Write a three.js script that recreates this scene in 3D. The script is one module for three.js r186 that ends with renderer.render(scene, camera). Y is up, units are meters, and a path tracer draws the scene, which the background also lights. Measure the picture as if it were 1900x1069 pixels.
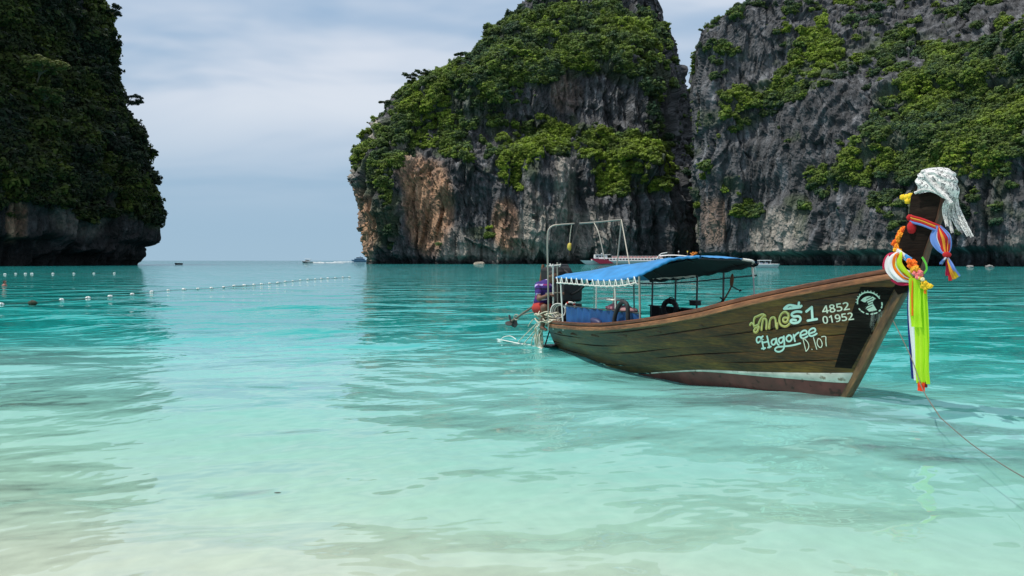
import * as THREE from 'three';
import { ImprovedNoise } from 'three/addons/math/ImprovedNoise.js';
import { MarchingCubes } from 'three/addons/objects/MarchingCubes.js';
import { mergeGeometries } from 'three/addons/utils/BufferGeometryUtils.js';
import { RoundedBoxGeometry } from 'three/addons/geometries/RoundedBoxGeometry.js';

// ------------------------------------------------------------------ camera, sky, sun, exposure
const PW = 1900, PH = 1069, FOCAL = 1478, HORIZON = 483.5, EYE = 1.7;
const scene = new THREE.Scene();
const camera = new THREE.PerspectiveCamera(2 * Math.atan(PH / 2 / FOCAL) * 180 / Math.PI, PW / PH, 0.1, 20000);
camera.position.set(0, EYE, 0);
camera.setViewOffset(PW, PH, 0, PH / 2 - HORIZON, PW, PH);
const renderer = new THREE.WebGLRenderer({ antialias: true });
renderer.setSize(1024, 576);
renderer.toneMapping = THREE.LinearToneMapping;
renderer.toneMappingExposure = 1.0;
renderer.shadowMap.enabled = true;
renderer.shadowMap.type = THREE.PCFSoftShadowMap;

const SUN = new THREE.Vector3(-0.40, 0.90, 0.11).normalize();
const sun = new THREE.DirectionalLight(new THREE.Color().setRGB(1.0, 0.95, 0.87), 3.5);
sun.position.copy(SUN).multiplyScalar(400);
sun.castShadow = true;
sun.shadow.mapSize.set(4096, 4096);
Object.assign(sun.shadow.camera, { left: -320, right: 320, top: 320, bottom: -320, near: 1, far: 1200 });
scene.add(sun, sun.target);

const IN = new ImprovedNoise();
const n3 = (x, y, z) => IN.noise(x, y, z);
function fbm(x, y, z, oct = 4, gain = 0.5) { let a = 1, s = 0, t = 0; for (let i = 0; i < oct; i++) { s += a * IN.noise(x, y, z); t += a; a *= gain; x = x * 2.03 + 17.1; y = y * 2.03 + 5.3; z = z * 2.03 + 9.7; } return s / t; }
function ridged(x, y, z, oct = 4) { let a = 1, s = 0, t = 0; for (let i = 0; i < oct; i++) { s += a * (1 - 2 * Math.abs(IN.noise(x, y, z))); t += a; a *= 0.5; x = x * 2.07 + 31.7; y = y * 2.07 + 11.9; z = z * 2.07 + 3.1; } return s / t; }
const hash = (a, b, c) => { let h = (a * 374761393 + b * 668265263 + c * 2147483647) | 0; h = Math.imul(h ^ (h >>> 13), 1274126177); h ^= h >>> 16; return (h >>> 0) / 4294967296; };
function facets(x, y, z) {               // angular blocks: each has its own offset and tilt
  const xi = Math.floor(x), yi = Math.floor(y), zi = Math.floor(z); let best = 9, v = 0;
  for (let a = -1; a <= 1; a++) for (let b = -1; b <= 1; b++) for (let c = -1; c <= 1; c++) {
    const i = xi + a, j = yi + b, k = zi + c, r = hash(i, j, k), dx = x - i - r, dy = y - j - hash(i + 57, j, k), dz = z - k - hash(i, j + 91, k), d = dx * dx + dy * dy + dz * dz;
    if (d < best) { best = d; v = hash(i, j, k + 33) - 0.5 + dx * (hash(i + 7, j, k) - 0.5) * 1.5 + dy * (hash(i, j + 7, k) - 0.75) * 1.4 + dz * (hash(i, j, k + 7) - 0.5) * 1.5; }
  }
  return v;
}
let seedv = 12345;
function rnd() { seedv = (seedv + 0x6d2b79f5) | 0; let t = Math.imul(seedv ^ (seedv >>> 15), 1 | seedv); t = (t + Math.imul(t ^ (t >>> 7), 61 | t)) ^ t; return ((t ^ (t >>> 14)) >>> 0) / 4294967296; }
const reseed = (s) => { seedv = s; };
const lerp = (a, b, t) => a + (b - a) * t;
const clamp = (x, a = 0, b = 1) => Math.min(b, Math.max(a, x));
const sstep = (a, b, x) => { const t = clamp((x - a) / (b - a)); return t * t * (3 - 2 * t); };
const V = (x, y, z) => new THREE.Vector3(x, y, z);
const lin = (r, g, b) => new THREE.Color().setRGB(r, g, b);
function table(x, xs, ys) {            // smooth interpolation of a table
  const n = xs.length; if (x <= xs[0]) return ys[0]; if (x >= xs[n - 1]) return ys[n - 1];
  let i = 0; while (x > xs[i + 1]) i++;
  const h = xs[i + 1] - xs[i], t = (x - xs[i]) / h;
  const m = (k) => k <= 0 ? (ys[1] - ys[0]) / (xs[1] - xs[0]) : k >= n - 1 ? (ys[n - 1] - ys[n - 2]) / (xs[n - 1] - xs[n - 2]) : 0.5 * ((ys[k + 1] - ys[k]) / (xs[k + 1] - xs[k]) + (ys[k] - ys[k - 1]) / (xs[k] - xs[k - 1]));
  const t2 = t * t, t3 = t2 * t;
  return (2 * t3 - 3 * t2 + 1) * ys[i] + (t3 - 2 * t2 + t) * h * m(i) + (-2 * t3 + 3 * t2) * ys[i + 1] + (t3 - t2) * h * m(i + 1);
}
const used = new Map();
function numbered(name) { const k = used.get(name) ?? 0; used.set(name, k + 1); return k ? `${name}_${String(k).padStart(3, '0')}` : name; }
function tag(o, label, category, group) { o.userData = { label, category }; if (group) o.userData.group = group; return o; }
function shadowed(o) { o.castShadow = o.receiveShadow = true; return o; }
function thing(name, label, category, pos, turn = 0, group) { const g = new THREE.Group(); g.name = numbered(name); if (pos) g.position.copy(pos); g.rotation.y = turn; scene.add(g); return tag(g, label, category, group); }
function mesh(name, geo, mat, parent) { const m = shadowed(new THREE.Mesh(geo, mat)); m.name = parent ? name : numbered(name); (parent ?? scene).add(m); return m; }
function structure(name, geo, mat) { const m = mesh(name, geo, mat); m.userData = { kind: 'structure' }; return m; }
const std = (r, g, b, rough = 0.8, extra = {}) => new THREE.MeshStandardMaterial({ color: lin(r, g, b), roughness: rough, ...extra });

// the sky: thin streaky cloud over pale tropical blue, the same all round, brighter round the sun
{
  const W = 2560, H = 1280, data = new Float32Array(W * H * 4);
  for (let j = 0; j < H; j++) {
    const el = (j + 0.5) / H * Math.PI - Math.PI / 2, up = Math.sin(el), c = Math.cos(el);
    for (let i = 0; i < W; i++) {
      const az = ((i + 0.5) / W - 0.5) * 2 * Math.PI, x = c * Math.cos(az), z = c * Math.sin(az), o = (j * W + i) * 4;
      const e = Math.max(0, up), k = Math.pow(1 - e, 3);
      let r = lerp(0.27, 0.325, k), g = lerp(0.405, 0.475, k), b = lerp(0.62, 0.605, k);
      const cs = x * SUN.x + up * SUN.y + z * SUN.z, glow = 0.25 * Math.exp((cs - 1) * 7);
      if (up > 0) {
        const q = 1 / (e + 0.16), px = x * q, pz = z * q;
        const wx = fbm(px * 0.7, pz * 0.7, 3.3, 2), wz = fbm(px * 0.7, pz * 0.7, 8.8, 2);
        const s1 = fbm(px * 0.55 + wx * 0.8 + 2.3, pz * 1.3 + wz * 0.9, 1.7, 5, 0.55), s2 = fbm(px * 1.6 + wz, pz * 4.5 + wx * 2, 5.1, 4, 0.55);
        let a = sstep(-0.42, 0.30, s1 + 0.30 * s2 + 0.06) * sstep(0.03, 0.24, up);
        a *= 0.86;
        const soft = sstep(0, 0.5, s1);
        r = lerp(r, 0.66 + 0.10 * soft, a); g = lerp(g, 0.71 + 0.08 * soft, a); b = lerp(b, 0.80 + 0.05 * soft, a);
      }
      data[o] = 1.09 * r + glow; data[o + 1] = 1.09 * g + glow * 0.97; data[o + 2] = 1.08 * b + glow * 0.9; data[o + 3] = 1;
    }
  }
  const t = new THREE.DataTexture(data, W, H, THREE.RGBAFormat, THREE.FloatType);
  t.mapping = THREE.EquirectangularReflectionMapping; t.magFilter = t.minFilter = THREE.LinearFilter; t.needsUpdate = true;
  scene.background = t; scene.environment = t;
}

// ------------------------------------------------------------------ sea floor and water
const depthAt = (x, z) => {
  const D = -z, base = table(D, [-30, -3, 1.5, 4.3, 7, 10, 15, 24, 40, 80, 160, 400, 9000], [-2.2, -0.30, 0.04, 0.20, 0.45, 0.72, 1.3, 2.4, 3.6, 5, 7, 10, 30]);
  const w = clamp(D / 12, 0.05, 1);
  return base + w * (0.12 * fbm(x * 0.045, z * 0.045, 2.2, 3) + (x > -1 ? 0.10 * (x + 1) - 0.03 : 0.03 * x) * clamp(1 - D / 40)) + 0.012 * fbm(x * 0.7, z * 1.1, 4.4, 3);
};
const floorAt = (x, z) => table(-z, [-30, -3, 1.5, 4.3, 7, 10, 15, 24, 40, 80, 160, 400, 9000], [-2.2, -0.30, 0.03, 0.10, 0.15, 0.21, 0.30, 0.46, 1.0, 4, 7, 10, 30]) + clamp(-z / 12, 0.05, 1) * (0.05 * fbm(x * 0.09, z * 0.09, 2.2, 3) + 0.004 * x * clamp(1 + z / 60)) + 0.014 * fbm(x * 0.7, z * 1.1, 4.4, 3);
function gridAxis(parts) { const out = []; for (const [a, b, step, ratio] of parts) { let s = step, x = a; while (x < b - 1e-6) { out.push(x); x += s; s *= ratio; } } out.push(parts[parts.length - 1][1]); return out; }
function sheet(xs, zs, yOf, extra) {
  const nx = xs.length, nz = zs.length, pos = new Float32Array(nx * nz * 3), uv = new Float32Array(nx * nz * 2), idx = new Uint32Array((nx - 1) * (nz - 1) * 6);
  for (let j = 0, k = 0; j < nz; j++) for (let i = 0; i < nx; i++, k++) { pos[k * 3] = xs[i]; pos[k * 3 + 2] = zs[j]; pos[k * 3 + 1] = yOf(xs[i], zs[j], i, j); uv[k * 2] = xs[i]; uv[k * 2 + 1] = -zs[j]; }
  for (let j = 0, o = 0; j < nz - 1; j++) for (let i = 0; i < nx - 1; i++) { const a = j * nx + i, b = a + 1, c = a + nx, d = c + 1; idx.set([a, b, c, b, d, c], o); o += 6; }
  const g = new THREE.BufferGeometry();
  g.setAttribute('position', new THREE.BufferAttribute(pos, 3)); g.setAttribute('uv', new THREE.BufferAttribute(uv, 2)); g.setIndex(new THREE.BufferAttribute(idx, 1));
  extra?.(g, pos, nx * nz); g.computeVertexNormals(); return g;
}
const mirror = (half) => [...half.slice(1).map((x) => -x).reverse(), ...half];
{
  const xs = mirror(gridAxis([[0, 14, 0.16, 1], [14, 9000, 0.4, 1.12]])), zs = gridAxis([[3, 30, 1.5, 1.05]]).map((d) => d).reverse().map((d) => d);
  const zz = [...gridAxis([[-30, -3, 2, 1], [-3, 22, 0.13, 1], [22, 9000, 0.5, 1.12]])].map((D) => -D);
  // sand: fine grain and soft ripple marks
  const S = 512, col = new Uint8Array(S * S * 4);
  for (let j = 0; j < S; j++) for (let i = 0; i < S; i++) {
    const u = i / S * 6.2832, v = j / S * 6.2832, a = Math.cos(u) * 1.3, b = Math.sin(u) * 1.3, c = Math.cos(v) * 1.3, d = Math.sin(v) * 1.3;
    const f = 0.93 + 0.07 * fbm(a * 2 + c, b * 2 + d, c * 1.5 - a, 4) + 0.04 * (n3(i * 0.9, j * 0.9, 3) ), o = (j * S + i) * 4;
    col[o] = 255 * clamp(0.925 * f); col[o + 1] = 255 * clamp(0.90 * f); col[o + 2] = 255 * clamp(0.845 * f); col[o + 3] = 255;
  }
  const t = new THREE.DataTexture(col, S, S); t.colorSpace = THREE.SRGBColorSpace; t.wrapS = t.wrapT = THREE.RepeatWrapping; t.magFilter = THREE.LinearFilter; t.minFilter = THREE.LinearFilter; t.repeat.set(1 / 2.7, 1 / 2.7); t.needsUpdate = true;
  structure('sea_floor', sheet(xs, zz.reverse().map((z) => z).reverse(), (x, z) => -floorAt(x, z)), new THREE.MeshStandardMaterial({ map: t, color: lin(0.79, 0.79, 0.78), roughness: 0.95 }));
}
// wave spectrum: long-crested small chop running ashore
reseed(77);
const WAVES = [];
for (let i = 0; i < 26; i++) { const L = 0.55 * Math.pow(9 / 0.55, (i + rnd()) / 26), a = Math.PI / 2 + (rnd() + rnd() + rnd() - 1.5) * 1.15 + 0.25, k = 2 * Math.PI / L; WAVES.push({ kx: Math.cos(a) * k, kz: Math.sin(a) * k, L, amp: 0.0027 * Math.pow(L, 0.95), ph: rnd() * 6.283 }); }
function waveTile(S, tile, Lmin, Lmax, count, slope, seed, spread) {      // periodic height field, slopes in metres per metre
  reseed(seed);
  const list = []; let power = 0;
  for (let n = 0; n < count; n++) {
    const L = Lmin * Math.pow(Lmax / Lmin, rnd()), a = Math.PI / 2 + (rnd() + rnd() + rnd() - 1.5) * spread + 0.2, ix = Math.round(Math.cos(a) * tile / L), iz = Math.round(Math.sin(a) * tile / L);
    if (!ix && !iz) continue;
    const k = 2 * Math.PI * Math.hypot(ix, iz) / tile, sl = Math.pow(L / Lmax, 0.25); power += sl * sl / 2; list.push({ ix, iz, amp: sl / k, ph: rnd() * 6.283 });
  }
  const h = new Float32Array(S * S), gain = slope / Math.sqrt(power);
  const si = new Float32Array(S), ci = new Float32Array(S);
  for (const w of list) {
    for (let i = 0; i < S; i++) { si[i] = Math.sin(2 * Math.PI * w.ix * i / S) * w.amp * gain; ci[i] = Math.cos(2 * Math.PI * w.ix * i / S) * w.amp * gain; }
    for (let j = 0; j < S; j++) { const b = 2 * Math.PI * w.iz * j / S + w.ph, sb = Math.sin(b), cb = Math.cos(b), o = j * S; for (let i = 0; i < S; i++) h[o + i] += si[i] * cb + ci[i] * sb; }
  }
  return h;
}
function normalTexture(h, S, tile) {
  const px = new Uint8Array(S * S * 4), d = tile / S;
  for (let j = 0; j < S; j++) for (let i = 0; i < S; i++) {
    const dx = (h[j * S + (i + 1) % S] - h[j * S + (i + S - 1) % S]) / (2 * d), dy = (h[((j + 1) % S) * S + i] - h[((j + S - 1) % S) * S + i]) / (2 * d), l = 1 / Math.hypot(dx, dy, 1), o = (j * S + i) * 4;
    px[o] = 127.5 - 127.5 * Math.max(-1, Math.min(1, dx * l * 3)) ; px[o + 1] = 127.5 - 127.5 * Math.max(-1, Math.min(1, dy * l * 3)); px[o + 2] = 255 * (0.5 + 0.5 * l); px[o + 3] = 255;
  }
  const t = new THREE.DataTexture(px, S, S); t.wrapS = t.wrapT = THREE.RepeatWrapping; t.magFilter = t.minFilter = THREE.LinearFilter; t.repeat.set(1 / tile, 1 / tile); t.needsUpdate = true; return t;
}
function bumpTexture(h, S, tile) {       // returns [texture, metres from black to white]
  let lo = Infinity, hi = -Infinity; for (const x of h) { lo = Math.min(lo, x); hi = Math.max(hi, x); }
  const px = new Float32Array(S * S * 4); for (let i = 0; i < S * S; i++) { px[i * 4] = px[i * 4 + 1] = px[i * 4 + 2] = (h[i] - lo) / (hi - lo); px[i * 4 + 3] = 1; }
  const t = new THREE.DataTexture(px, S, S, THREE.RGBAFormat, THREE.FloatType); t.wrapS = t.wrapT = THREE.RepeatWrapping; t.magFilter = t.minFilter = THREE.LinearFilter; t.repeat.set(1 / tile, 1 / tile); t.needsUpdate = true; return [t, hi - lo];
}
{
  const xs = mirror(gridAxis([[0, 9, 0.07, 1], [9, 9000, 0.12, 1.06]]));
  const bands = [['sea_water', gridAxis([[-1.6, 4, 0.10, 1], [4, 9, 0.055, 1], [9, 13, 0.075, 1.004]]), 1, 1], ['sea_water', gridAxis([[13, 20, 0.09, 1.004], [20, 28, 0.2, 1.03]]), 1.35, 1.4], ['sea_water', gridAxis([[28, 75, 0.4, 1.045]]), 1.8, 1.8], ['sea_water', gridAxis([[75, 130, 2.5, 1.05]]), 2.5, 2.1], ['sea_water', gridAxis([[130, 240, 5, 1.06]]), 3.6, 2.4], ['open_sea', gridAxis([[240, 9000, 10, 1.08]]), 5, 3]];
  const stepX = xs.map((x, i) => Math.abs((xs[i + 1] ?? x) - (xs[i - 1] ?? x)) / 2), stepZ0 = bands.map((B) => B[1].map((D) => -D)).map((zs) => zs.map((z, i) => Math.abs((zs[i + 1] ?? z) - (zs[i - 1] ?? z)) / 2));
  const yOf = (x, z, i, j, stepZ) => {
    const s = Math.max(stepX[i], stepZ[j]); let y = 0;
    for (const w of WAVES) { const f = clamp(w.L / s / 4 - 1); if (f > 0) y += f * w.amp * Math.sin(w.kx * x + w.kz * z + w.ph); }
    return y * clamp((depthAt(x, z) + 0.15) * 4, 0.25, 1);
  };
  const stops = [0.000, 0.120, 0.200, 0.300, 0.450, 0.700, 1.000, 1.300, 1.800, 2.400, 4.000, 7.000, 12.000], R = [0.884, 0.864, 0.835, 0.704, 0.588, 0.491, 0.277, 0.095, 0.015, 0.012, 0.012, 0.012, 0.012], G = [0.942, 0.942, 0.942, 0.927, 0.884, 0.891, 0.775, 0.547, 0.378, 0.350, 0.265, 0.190, 0.130], B = [0.895, 0.895, 0.895, 0.875, 0.848, 0.885, 0.716, 0.520, 0.350, 0.325, 0.245, 0.185, 0.140], T = [0.985, 0.975, 0.965, 0.950, 0.900, 0.700, 0.450, 0.300, 0.180, 0.100, 0.040, 0.010, 0.000];
  const lt = (x, ys) => { if (x <= 0) return ys[0]; let i = 0; while (i < stops.length - 2 && x > stops[i + 1]) i++; return lerp(ys[i], ys[i + 1], clamp((x - stops[i]) / (stops[i + 1] - stops[i]))); };
  const geoOf = (zs, q) => sheet(xs, zs, (x, z, i, j) => -z > 74.9 ? 0 : yOf(x, z, i, j, stepZ0[q]) * clamp((74 + z) / 20), (g, pos, n) => {
    const col = new Float32Array(n * 3), t1 = new Float32Array(n * 2);
    for (let k = 0; k < n; k++) {
      const x = pos[k * 3], z = pos[k * 3 + 2], d = Math.max(0, depthAt(x, z)) * (1 + 0.10 * fbm(x * 0.02 + 3, z * 0.05, 7.7, 3));
      col[k * 3] = lt(d, R); col[k * 3 + 1] = lt(d, G); col[k * 3 + 2] = lt(d, B); t1[k * 2] = clamp(lt(d, T), 0.004, 0.996); t1[k * 2 + 1] = 0.5;
    }
    g.setAttribute('color', new THREE.BufferAttribute(col, 3)); g.setAttribute('uv1', new THREE.BufferAttribute(t1, 2));
  });
  const ramp = new Uint8Array(256 * 4); for (let i = 0; i < 256; i++) ramp.set([i, i, i, 255], i * 4);
  const tm = new THREE.DataTexture(ramp, 256, 1); tm.magFilter = tm.minFilter = THREE.LinearFilter; tm.channel = 1; tm.needsUpdate = true;
  const S1 = 1024, h1 = waveTile(S1, 23, 0.5, 5, 90, 0.075, 5, 1.2), nm = normalTexture(h1, S1, 23);
  const S2 = 1024, h2 = waveTile(S2, 7.3, 0.09, 0.9, 110, 0.055, 9, 1.5), [bm, bs] = bumpTexture(h2, S2, 7.3);
  bands.forEach(([name, Ds, k, kb], q) => structure(name, geoOf(Ds.map((D) => -D), q), new THREE.MeshPhysicalMaterial({ vertexColors: true, color: 0xffffff, roughness: 0.04, ior: 1.333, specularIntensity: 0.85, transmission: 1, transmissionMap: tm, thickness: 0, normalMap: nm, normalScale: new THREE.Vector2(k / 3, k / 3), bumpMap: bm, bumpScale: bs * kb })));
}
// ------------------------------------------------------------------ limestone cliffs
const wx = (px, D) => (px - 950) / FOCAL * D, wy = (py, D) => EYE + (HORIZON - py) / FOCAL * D;    // a sighted direction and a range give a place
const blob = (list, D) => list.map(([px, py, rx, ry, s = 1, c]) => ({ x: wx(px, D), y: wy(py, D), rx: rx / FOCAL * D, ry: ry / FOCAL * D, s, c }));
const blobsum = (list, x, y) => { let v = 0; for (const b of list) { const q = ((x - b.x) / b.rx) ** 2 + ((y - b.y) / b.ry) ** 2; if (q < 3) v += b.s * sstep(1.5, 0.55, q); } return v; };

function rockTextures() {
  const S = 512, tile = 26, h = new Float32Array(S * S), col = new Uint8Array(S * S * 4), px = new Uint8Array(S * S * 4), PI2 = Math.PI * 2;
  // periodic noise: blend of four shifted copies
  const per = (f, u, v) => { const a = u * (1 - u), wu = u, wv = v; return (f(u, v) * (1 - wu) * (1 - wv) + f(u - 1, v) * wu * (1 - wv) + f(u, v - 1) * (1 - wu) * wv + f(u - 1, v - 1) * wu * wv) / Math.sqrt(((1 - wu) ** 2 + wu ** 2) * ((1 - wv) ** 2 + wv ** 2)); };
  for (let j = 0; j < S; j++) for (let i = 0; i < S; i++) {
    const u = i / S, v = j / S;
    const a = per((x, y) => ridged(x * 22, y * 5, 1.3, 4), u, v), b = per((x, y) => fbm(x * 40, y * 26, 7.3, 3), u, v), c = per((x, y) => fbm(x * 16, y * 1.6, 4.1, 3), u, v);
    h[j * S + i] = a * 0.55 + b * 0.5;
    const w = 1 + 0.45 * c + 0.28 * a + 0.35 * b, o = (j * S + i) * 4, k = 255 * Math.pow(clamp(0.30 * Math.max(0.15, w), 0, 1), 1 / 2.2);
    col[o] = k; col[o + 1] = k; col[o + 2] = k; col[o + 3] = 255;
  }
  const t = new THREE.DataTexture(col, S, S); t.colorSpace = THREE.SRGBColorSpace; t.wrapS = t.wrapT = THREE.RepeatWrapping; t.magFilter = t.minFilter = THREE.LinearFilter; t.repeat.set(1 / tile, 1 / tile); t.needsUpdate = true;
  const [bm, bs] = bumpTexture(h, S, tile);
  return { map: t, bumpMap: bm, bumpScale: 1.1 };
}
const rock = rockTextures();
const rockMat = new THREE.MeshStandardMaterial({ ...rock, vertexColors: true, roughness: 0.92, color: lin(3.2, 3.2, 3.2) });

// a cliff: closed outlines (x, z) at rising heights, lofted, then carved; returns a function that samples the surface for planting
function cliff(name, label, o) {
  const K = o.keys.length, M = o.keys[0].pts.length, hs = o.keys.map((k) => k.h);
  const ctrl = (i, h) => [table(h, hs, o.keys.map((k) => k.pts[(i + M) % M][0])), table(h, hs, o.keys.map((k) => k.pts[(i + M) % M][1]))];
  // arc parameter of the columns: dense where o.dense says
  const us = []; for (let i = 0; i < M; i++) { const n = o.dense[i]; for (let k = 0; k < n; k++) us.push(i + k / n); }
  const nu = us.length, top = hs[K - 1], vs = gridAxis([[-3, o.vfine, o.step, 1], [o.vfine, top, o.step, 1.05]]), nv = vs.length;
  const P = new Float32Array((nu * nv + 1) * 3), base = new Float32Array(nu * nv * 3), uvs = new Float32Array((nu * nv + 1) * 2);
  for (let j = 0; j < nv; j++) {
    const h = vs[j], c = []; for (let i = 0; i < M; i++) c.push(ctrl(i, Math.max(0, h)));
    let run = 0, lx, lz;
    for (let i = 0; i < nu; i++) {
      const u = us[i], a = Math.floor(u), t = u - a, p0 = c[(a + M - 1) % M], p1 = c[a], p2 = c[(a + 1) % M], p3 = c[(a + 2) % M], T = o.tension ?? 0.35;
      const H = (q) => { const m1 = T * (p2[q] - p0[q]), m2 = T * (p3[q] - p1[q]), t2 = t * t, t3 = t2 * t; return (2 * t3 - 3 * t2 + 1) * p1[q] + (t3 - 2 * t2 + t) * m1 + (-2 * t3 + 3 * t2) * p2[q] + (t3 - t2) * m2; };
      const k = j * nu + i, x = H(0), z = H(1);
      if (i) run += Math.hypot(x - lx, z - lz); lx = x; lz = z;
      base[k * 3] = x; base[k * 3 + 1] = h; base[k * 3 + 2] = z; uvs[k * 2] = run; uvs[k * 2 + 1] = h;
    }
  }
  const N = V(0, 0, 0), A = V(0, 0, 0), B = V(0, 0, 0);
  const col = new Float32Array((nu * nv + 1) * 3), bare = new Float32Array(nu * nv);
  for (let j = 0; j < nv; j++) for (let i = 0; i < nu; i++) {
    const k = j * nu + i, l = j * nu + (i + nu - 2) % nu, r = j * nu + (i + 2) % nu, d = Math.max(0, j - 2) * nu + i, u = Math.min(nv - 1, j + 2) * nu + i;
    A.set(base[r * 3] - base[l * 3], base[r * 3 + 1] - base[l * 3 + 1], base[r * 3 + 2] - base[l * 3 + 2]);
    B.set(base[u * 3] - base[d * 3], base[u * 3 + 1] - base[d * 3 + 1], base[u * 3 + 2] - base[d * 3 + 2]);
    N.crossVectors(A, B).normalize(); if (o.flip) N.negate();
    const x = base[k * 3], y = base[k * 3 + 1], z = base[k * 3 + 2], s = o.scale;
    let disp = s * (5.5 * fbm(x * 0.022, y * 0.02, z * 0.022, 3) + 3.0 * ridged(x * 0.055 + 3, y * 0.012, z * 0.055, 3) + 2.2 * fbm(x * 0.09, y * 0.10, z * 0.09 + 7, 4) + 1.5 * ridged(x * 0.17, y * 0.024, z * 0.17, 3) + 0.9 * ridged(x * 0.36 + 9, y * 0.04, z * 0.36, 2));
    const rough = 0.7 * fbm(x * 0.42, y * 0.2, z * 0.42, 3) + 0.8 * ridged(x * 0.8, y * 0.10, z * 0.8, 2);
    const qx = x + 2 * n3(x * 0.1, y * 0.1, 9), qz = z + 2 * n3(x * 0.1, y * 0.1, 19);
    disp += s * (3.4 * facets(qx * 0.085, y * 0.022, qz * 0.085) + 2.3 * facets(qx * 0.25 + 5, y * 0.045, qz * 0.25) + 1.3 * facets(qx * 0.66, y * 0.105 + 3, qz * 0.66));
    disp += s * rough - 2.6 * s;
    const led = fbm(x * 0.03, y * 0.13 + 0.02 * x, z * 0.03 + 40, 2); disp += s * 2.4 * sstep(0.05, 0.28, led) * o.ledge;
    for (const f of o.features) { const q = ((x - f.x - (f.lean ?? 0) * (y - f.y)) / f.rx) ** 2 + ((y - f.y) / f.ry) ** 2; if (q < 1) disp += f.d * sstep(1, f.hard ?? 0.3, q); }
    const und = o.undercut(x, y, z) ; disp -= und * (0.8 + 0.6 * n3(x * 0.12, 0.3, z * 0.12));
    disp *= o.calm ? o.calm(x, y, z) : 1;
    P[k * 3] = x + N.x * disp; P[k * 3 + 1] = y + N.y * disp * 0.6; P[k * 3 + 2] = z + N.z * disp;
    bare[k] = disp;
    // the stone's colours; on the left cliff the albedo also carries painted shade
    const m = 0.5 + 0.5 * fbm(x * 0.05, y * 0.05, z * 0.05 + 3, 4), streak = fbm(x * 0.35, y * 0.03, z * 0.35, 4), fine = fbm(x * 0.9, y * 0.5, z * 0.9, 3);
    const crack = sstep(0.05, 0.75, ridged(x * 0.30 + 5, y * 0.035, z * 0.30, 3)), spot = sstep(0.12, 0.4, fbm(x * 0.5 + 9, y * 0.18, z * 0.5, 3));
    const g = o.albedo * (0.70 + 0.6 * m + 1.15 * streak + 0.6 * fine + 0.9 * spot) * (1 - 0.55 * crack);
    let R = g * 0.97, G = g * 1.0, Bc = g * 1.06;
    const pale = clamp(blobsum(o.pale, x, y) * (0.9 + 1.1 * streak + 0.6 * fine)), rust = clamp(blobsum(o.rust, x, y) * (1.0 + 1.3 * streak + 0.8 * fine) - 0.05);
    R = lerp(R, 0.30 + 0.08 * fine, pale); G = lerp(G, 0.275 + 0.07 * fine, pale); Bc = lerp(Bc, 0.235 + 0.06 * fine, pale);
    R = lerp(R, 0.33 + 0.12 * fine, rust); G = lerp(G, 0.195 + 0.08 * fine + 0.05 * streak, rust); Bc = lerp(Bc, 0.115 + 0.06 * fine + 0.05 * streak, rust);
    const wetShade = sstep(o.wetShadeTop ?? 2.6, 0.8, y + 1.5 * fine); R *= 1 - 0.8 * wetShade; G *= 1 - 0.78 * wetShade; Bc *= 1 - 0.75 * wetShade;  // wet foot, with the dark of the undercut painted in as shade
    const moss = clamp(0.75 * sstep(0.12, 0.5, fbm(x * 0.08, y * 0.08, z * 0.08 + 21, 4) + 0.55 * Math.min(1, blobsum(o.green, x, y)) - 0.12)) * (1 - Math.max(pale, rust)) * sstep(4, 12, y);
    R = lerp(R, 0.045, moss * 0.8); G = lerp(G, 0.068, moss * 0.8); Bc = lerp(Bc, 0.024, moss * 0.8);
    col[k * 3] = Math.max(0.012, R); col[k * 3 + 1] = Math.max(0.012, G); col[k * 3 + 2] = Math.max(0.012, Bc);
  }
  // closing cap
  let cx = 0, cz = 0; for (let i = 0; i < nu; i++) { cx += P[((nv - 1) * nu + i) * 3]; cz += P[((nv - 1) * nu + i) * 3 + 2]; }
  const cap = nu * nv; P[cap * 3] = cx / nu; P[cap * 3 + 1] = top + 3; P[cap * 3 + 2] = cz / nu; col.set([0.05, 0.07, 0.03], cap * 3); uvs.set([0, top + 3], cap * 2);
  const idx = [];
  for (let j = 0; j < nv - 1; j++) for (let i = 0; i < nu; i++) { const a = j * nu + i, b = j * nu + (i + 1) % nu, c = a + nu, d = b + nu; if (o.flip) idx.push(a, c, b, b, c, d); else idx.push(a, b, c, b, d, c); }
  for (let i = 0; i < nu; i++) { const a = (nv - 1) * nu + i, b = (nv - 1) * nu + (i + 1) % nu; if (o.flip) idx.push(a, cap, b); else idx.push(a, b, cap); }
  const geo = new THREE.BufferGeometry();
  geo.setAttribute('position', new THREE.BufferAttribute(P, 3)); geo.setAttribute('uv', new THREE.BufferAttribute(uvs, 2)); geo.setAttribute('color', new THREE.BufferAttribute(col, 3)); geo.setIndex(idx); geo.computeVertexNormals();
  const m = structure(name, geo, rockMat); m.userData.label = label;
  return { geo, P, nu, nv, base, o, mesh: m };
}

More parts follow.
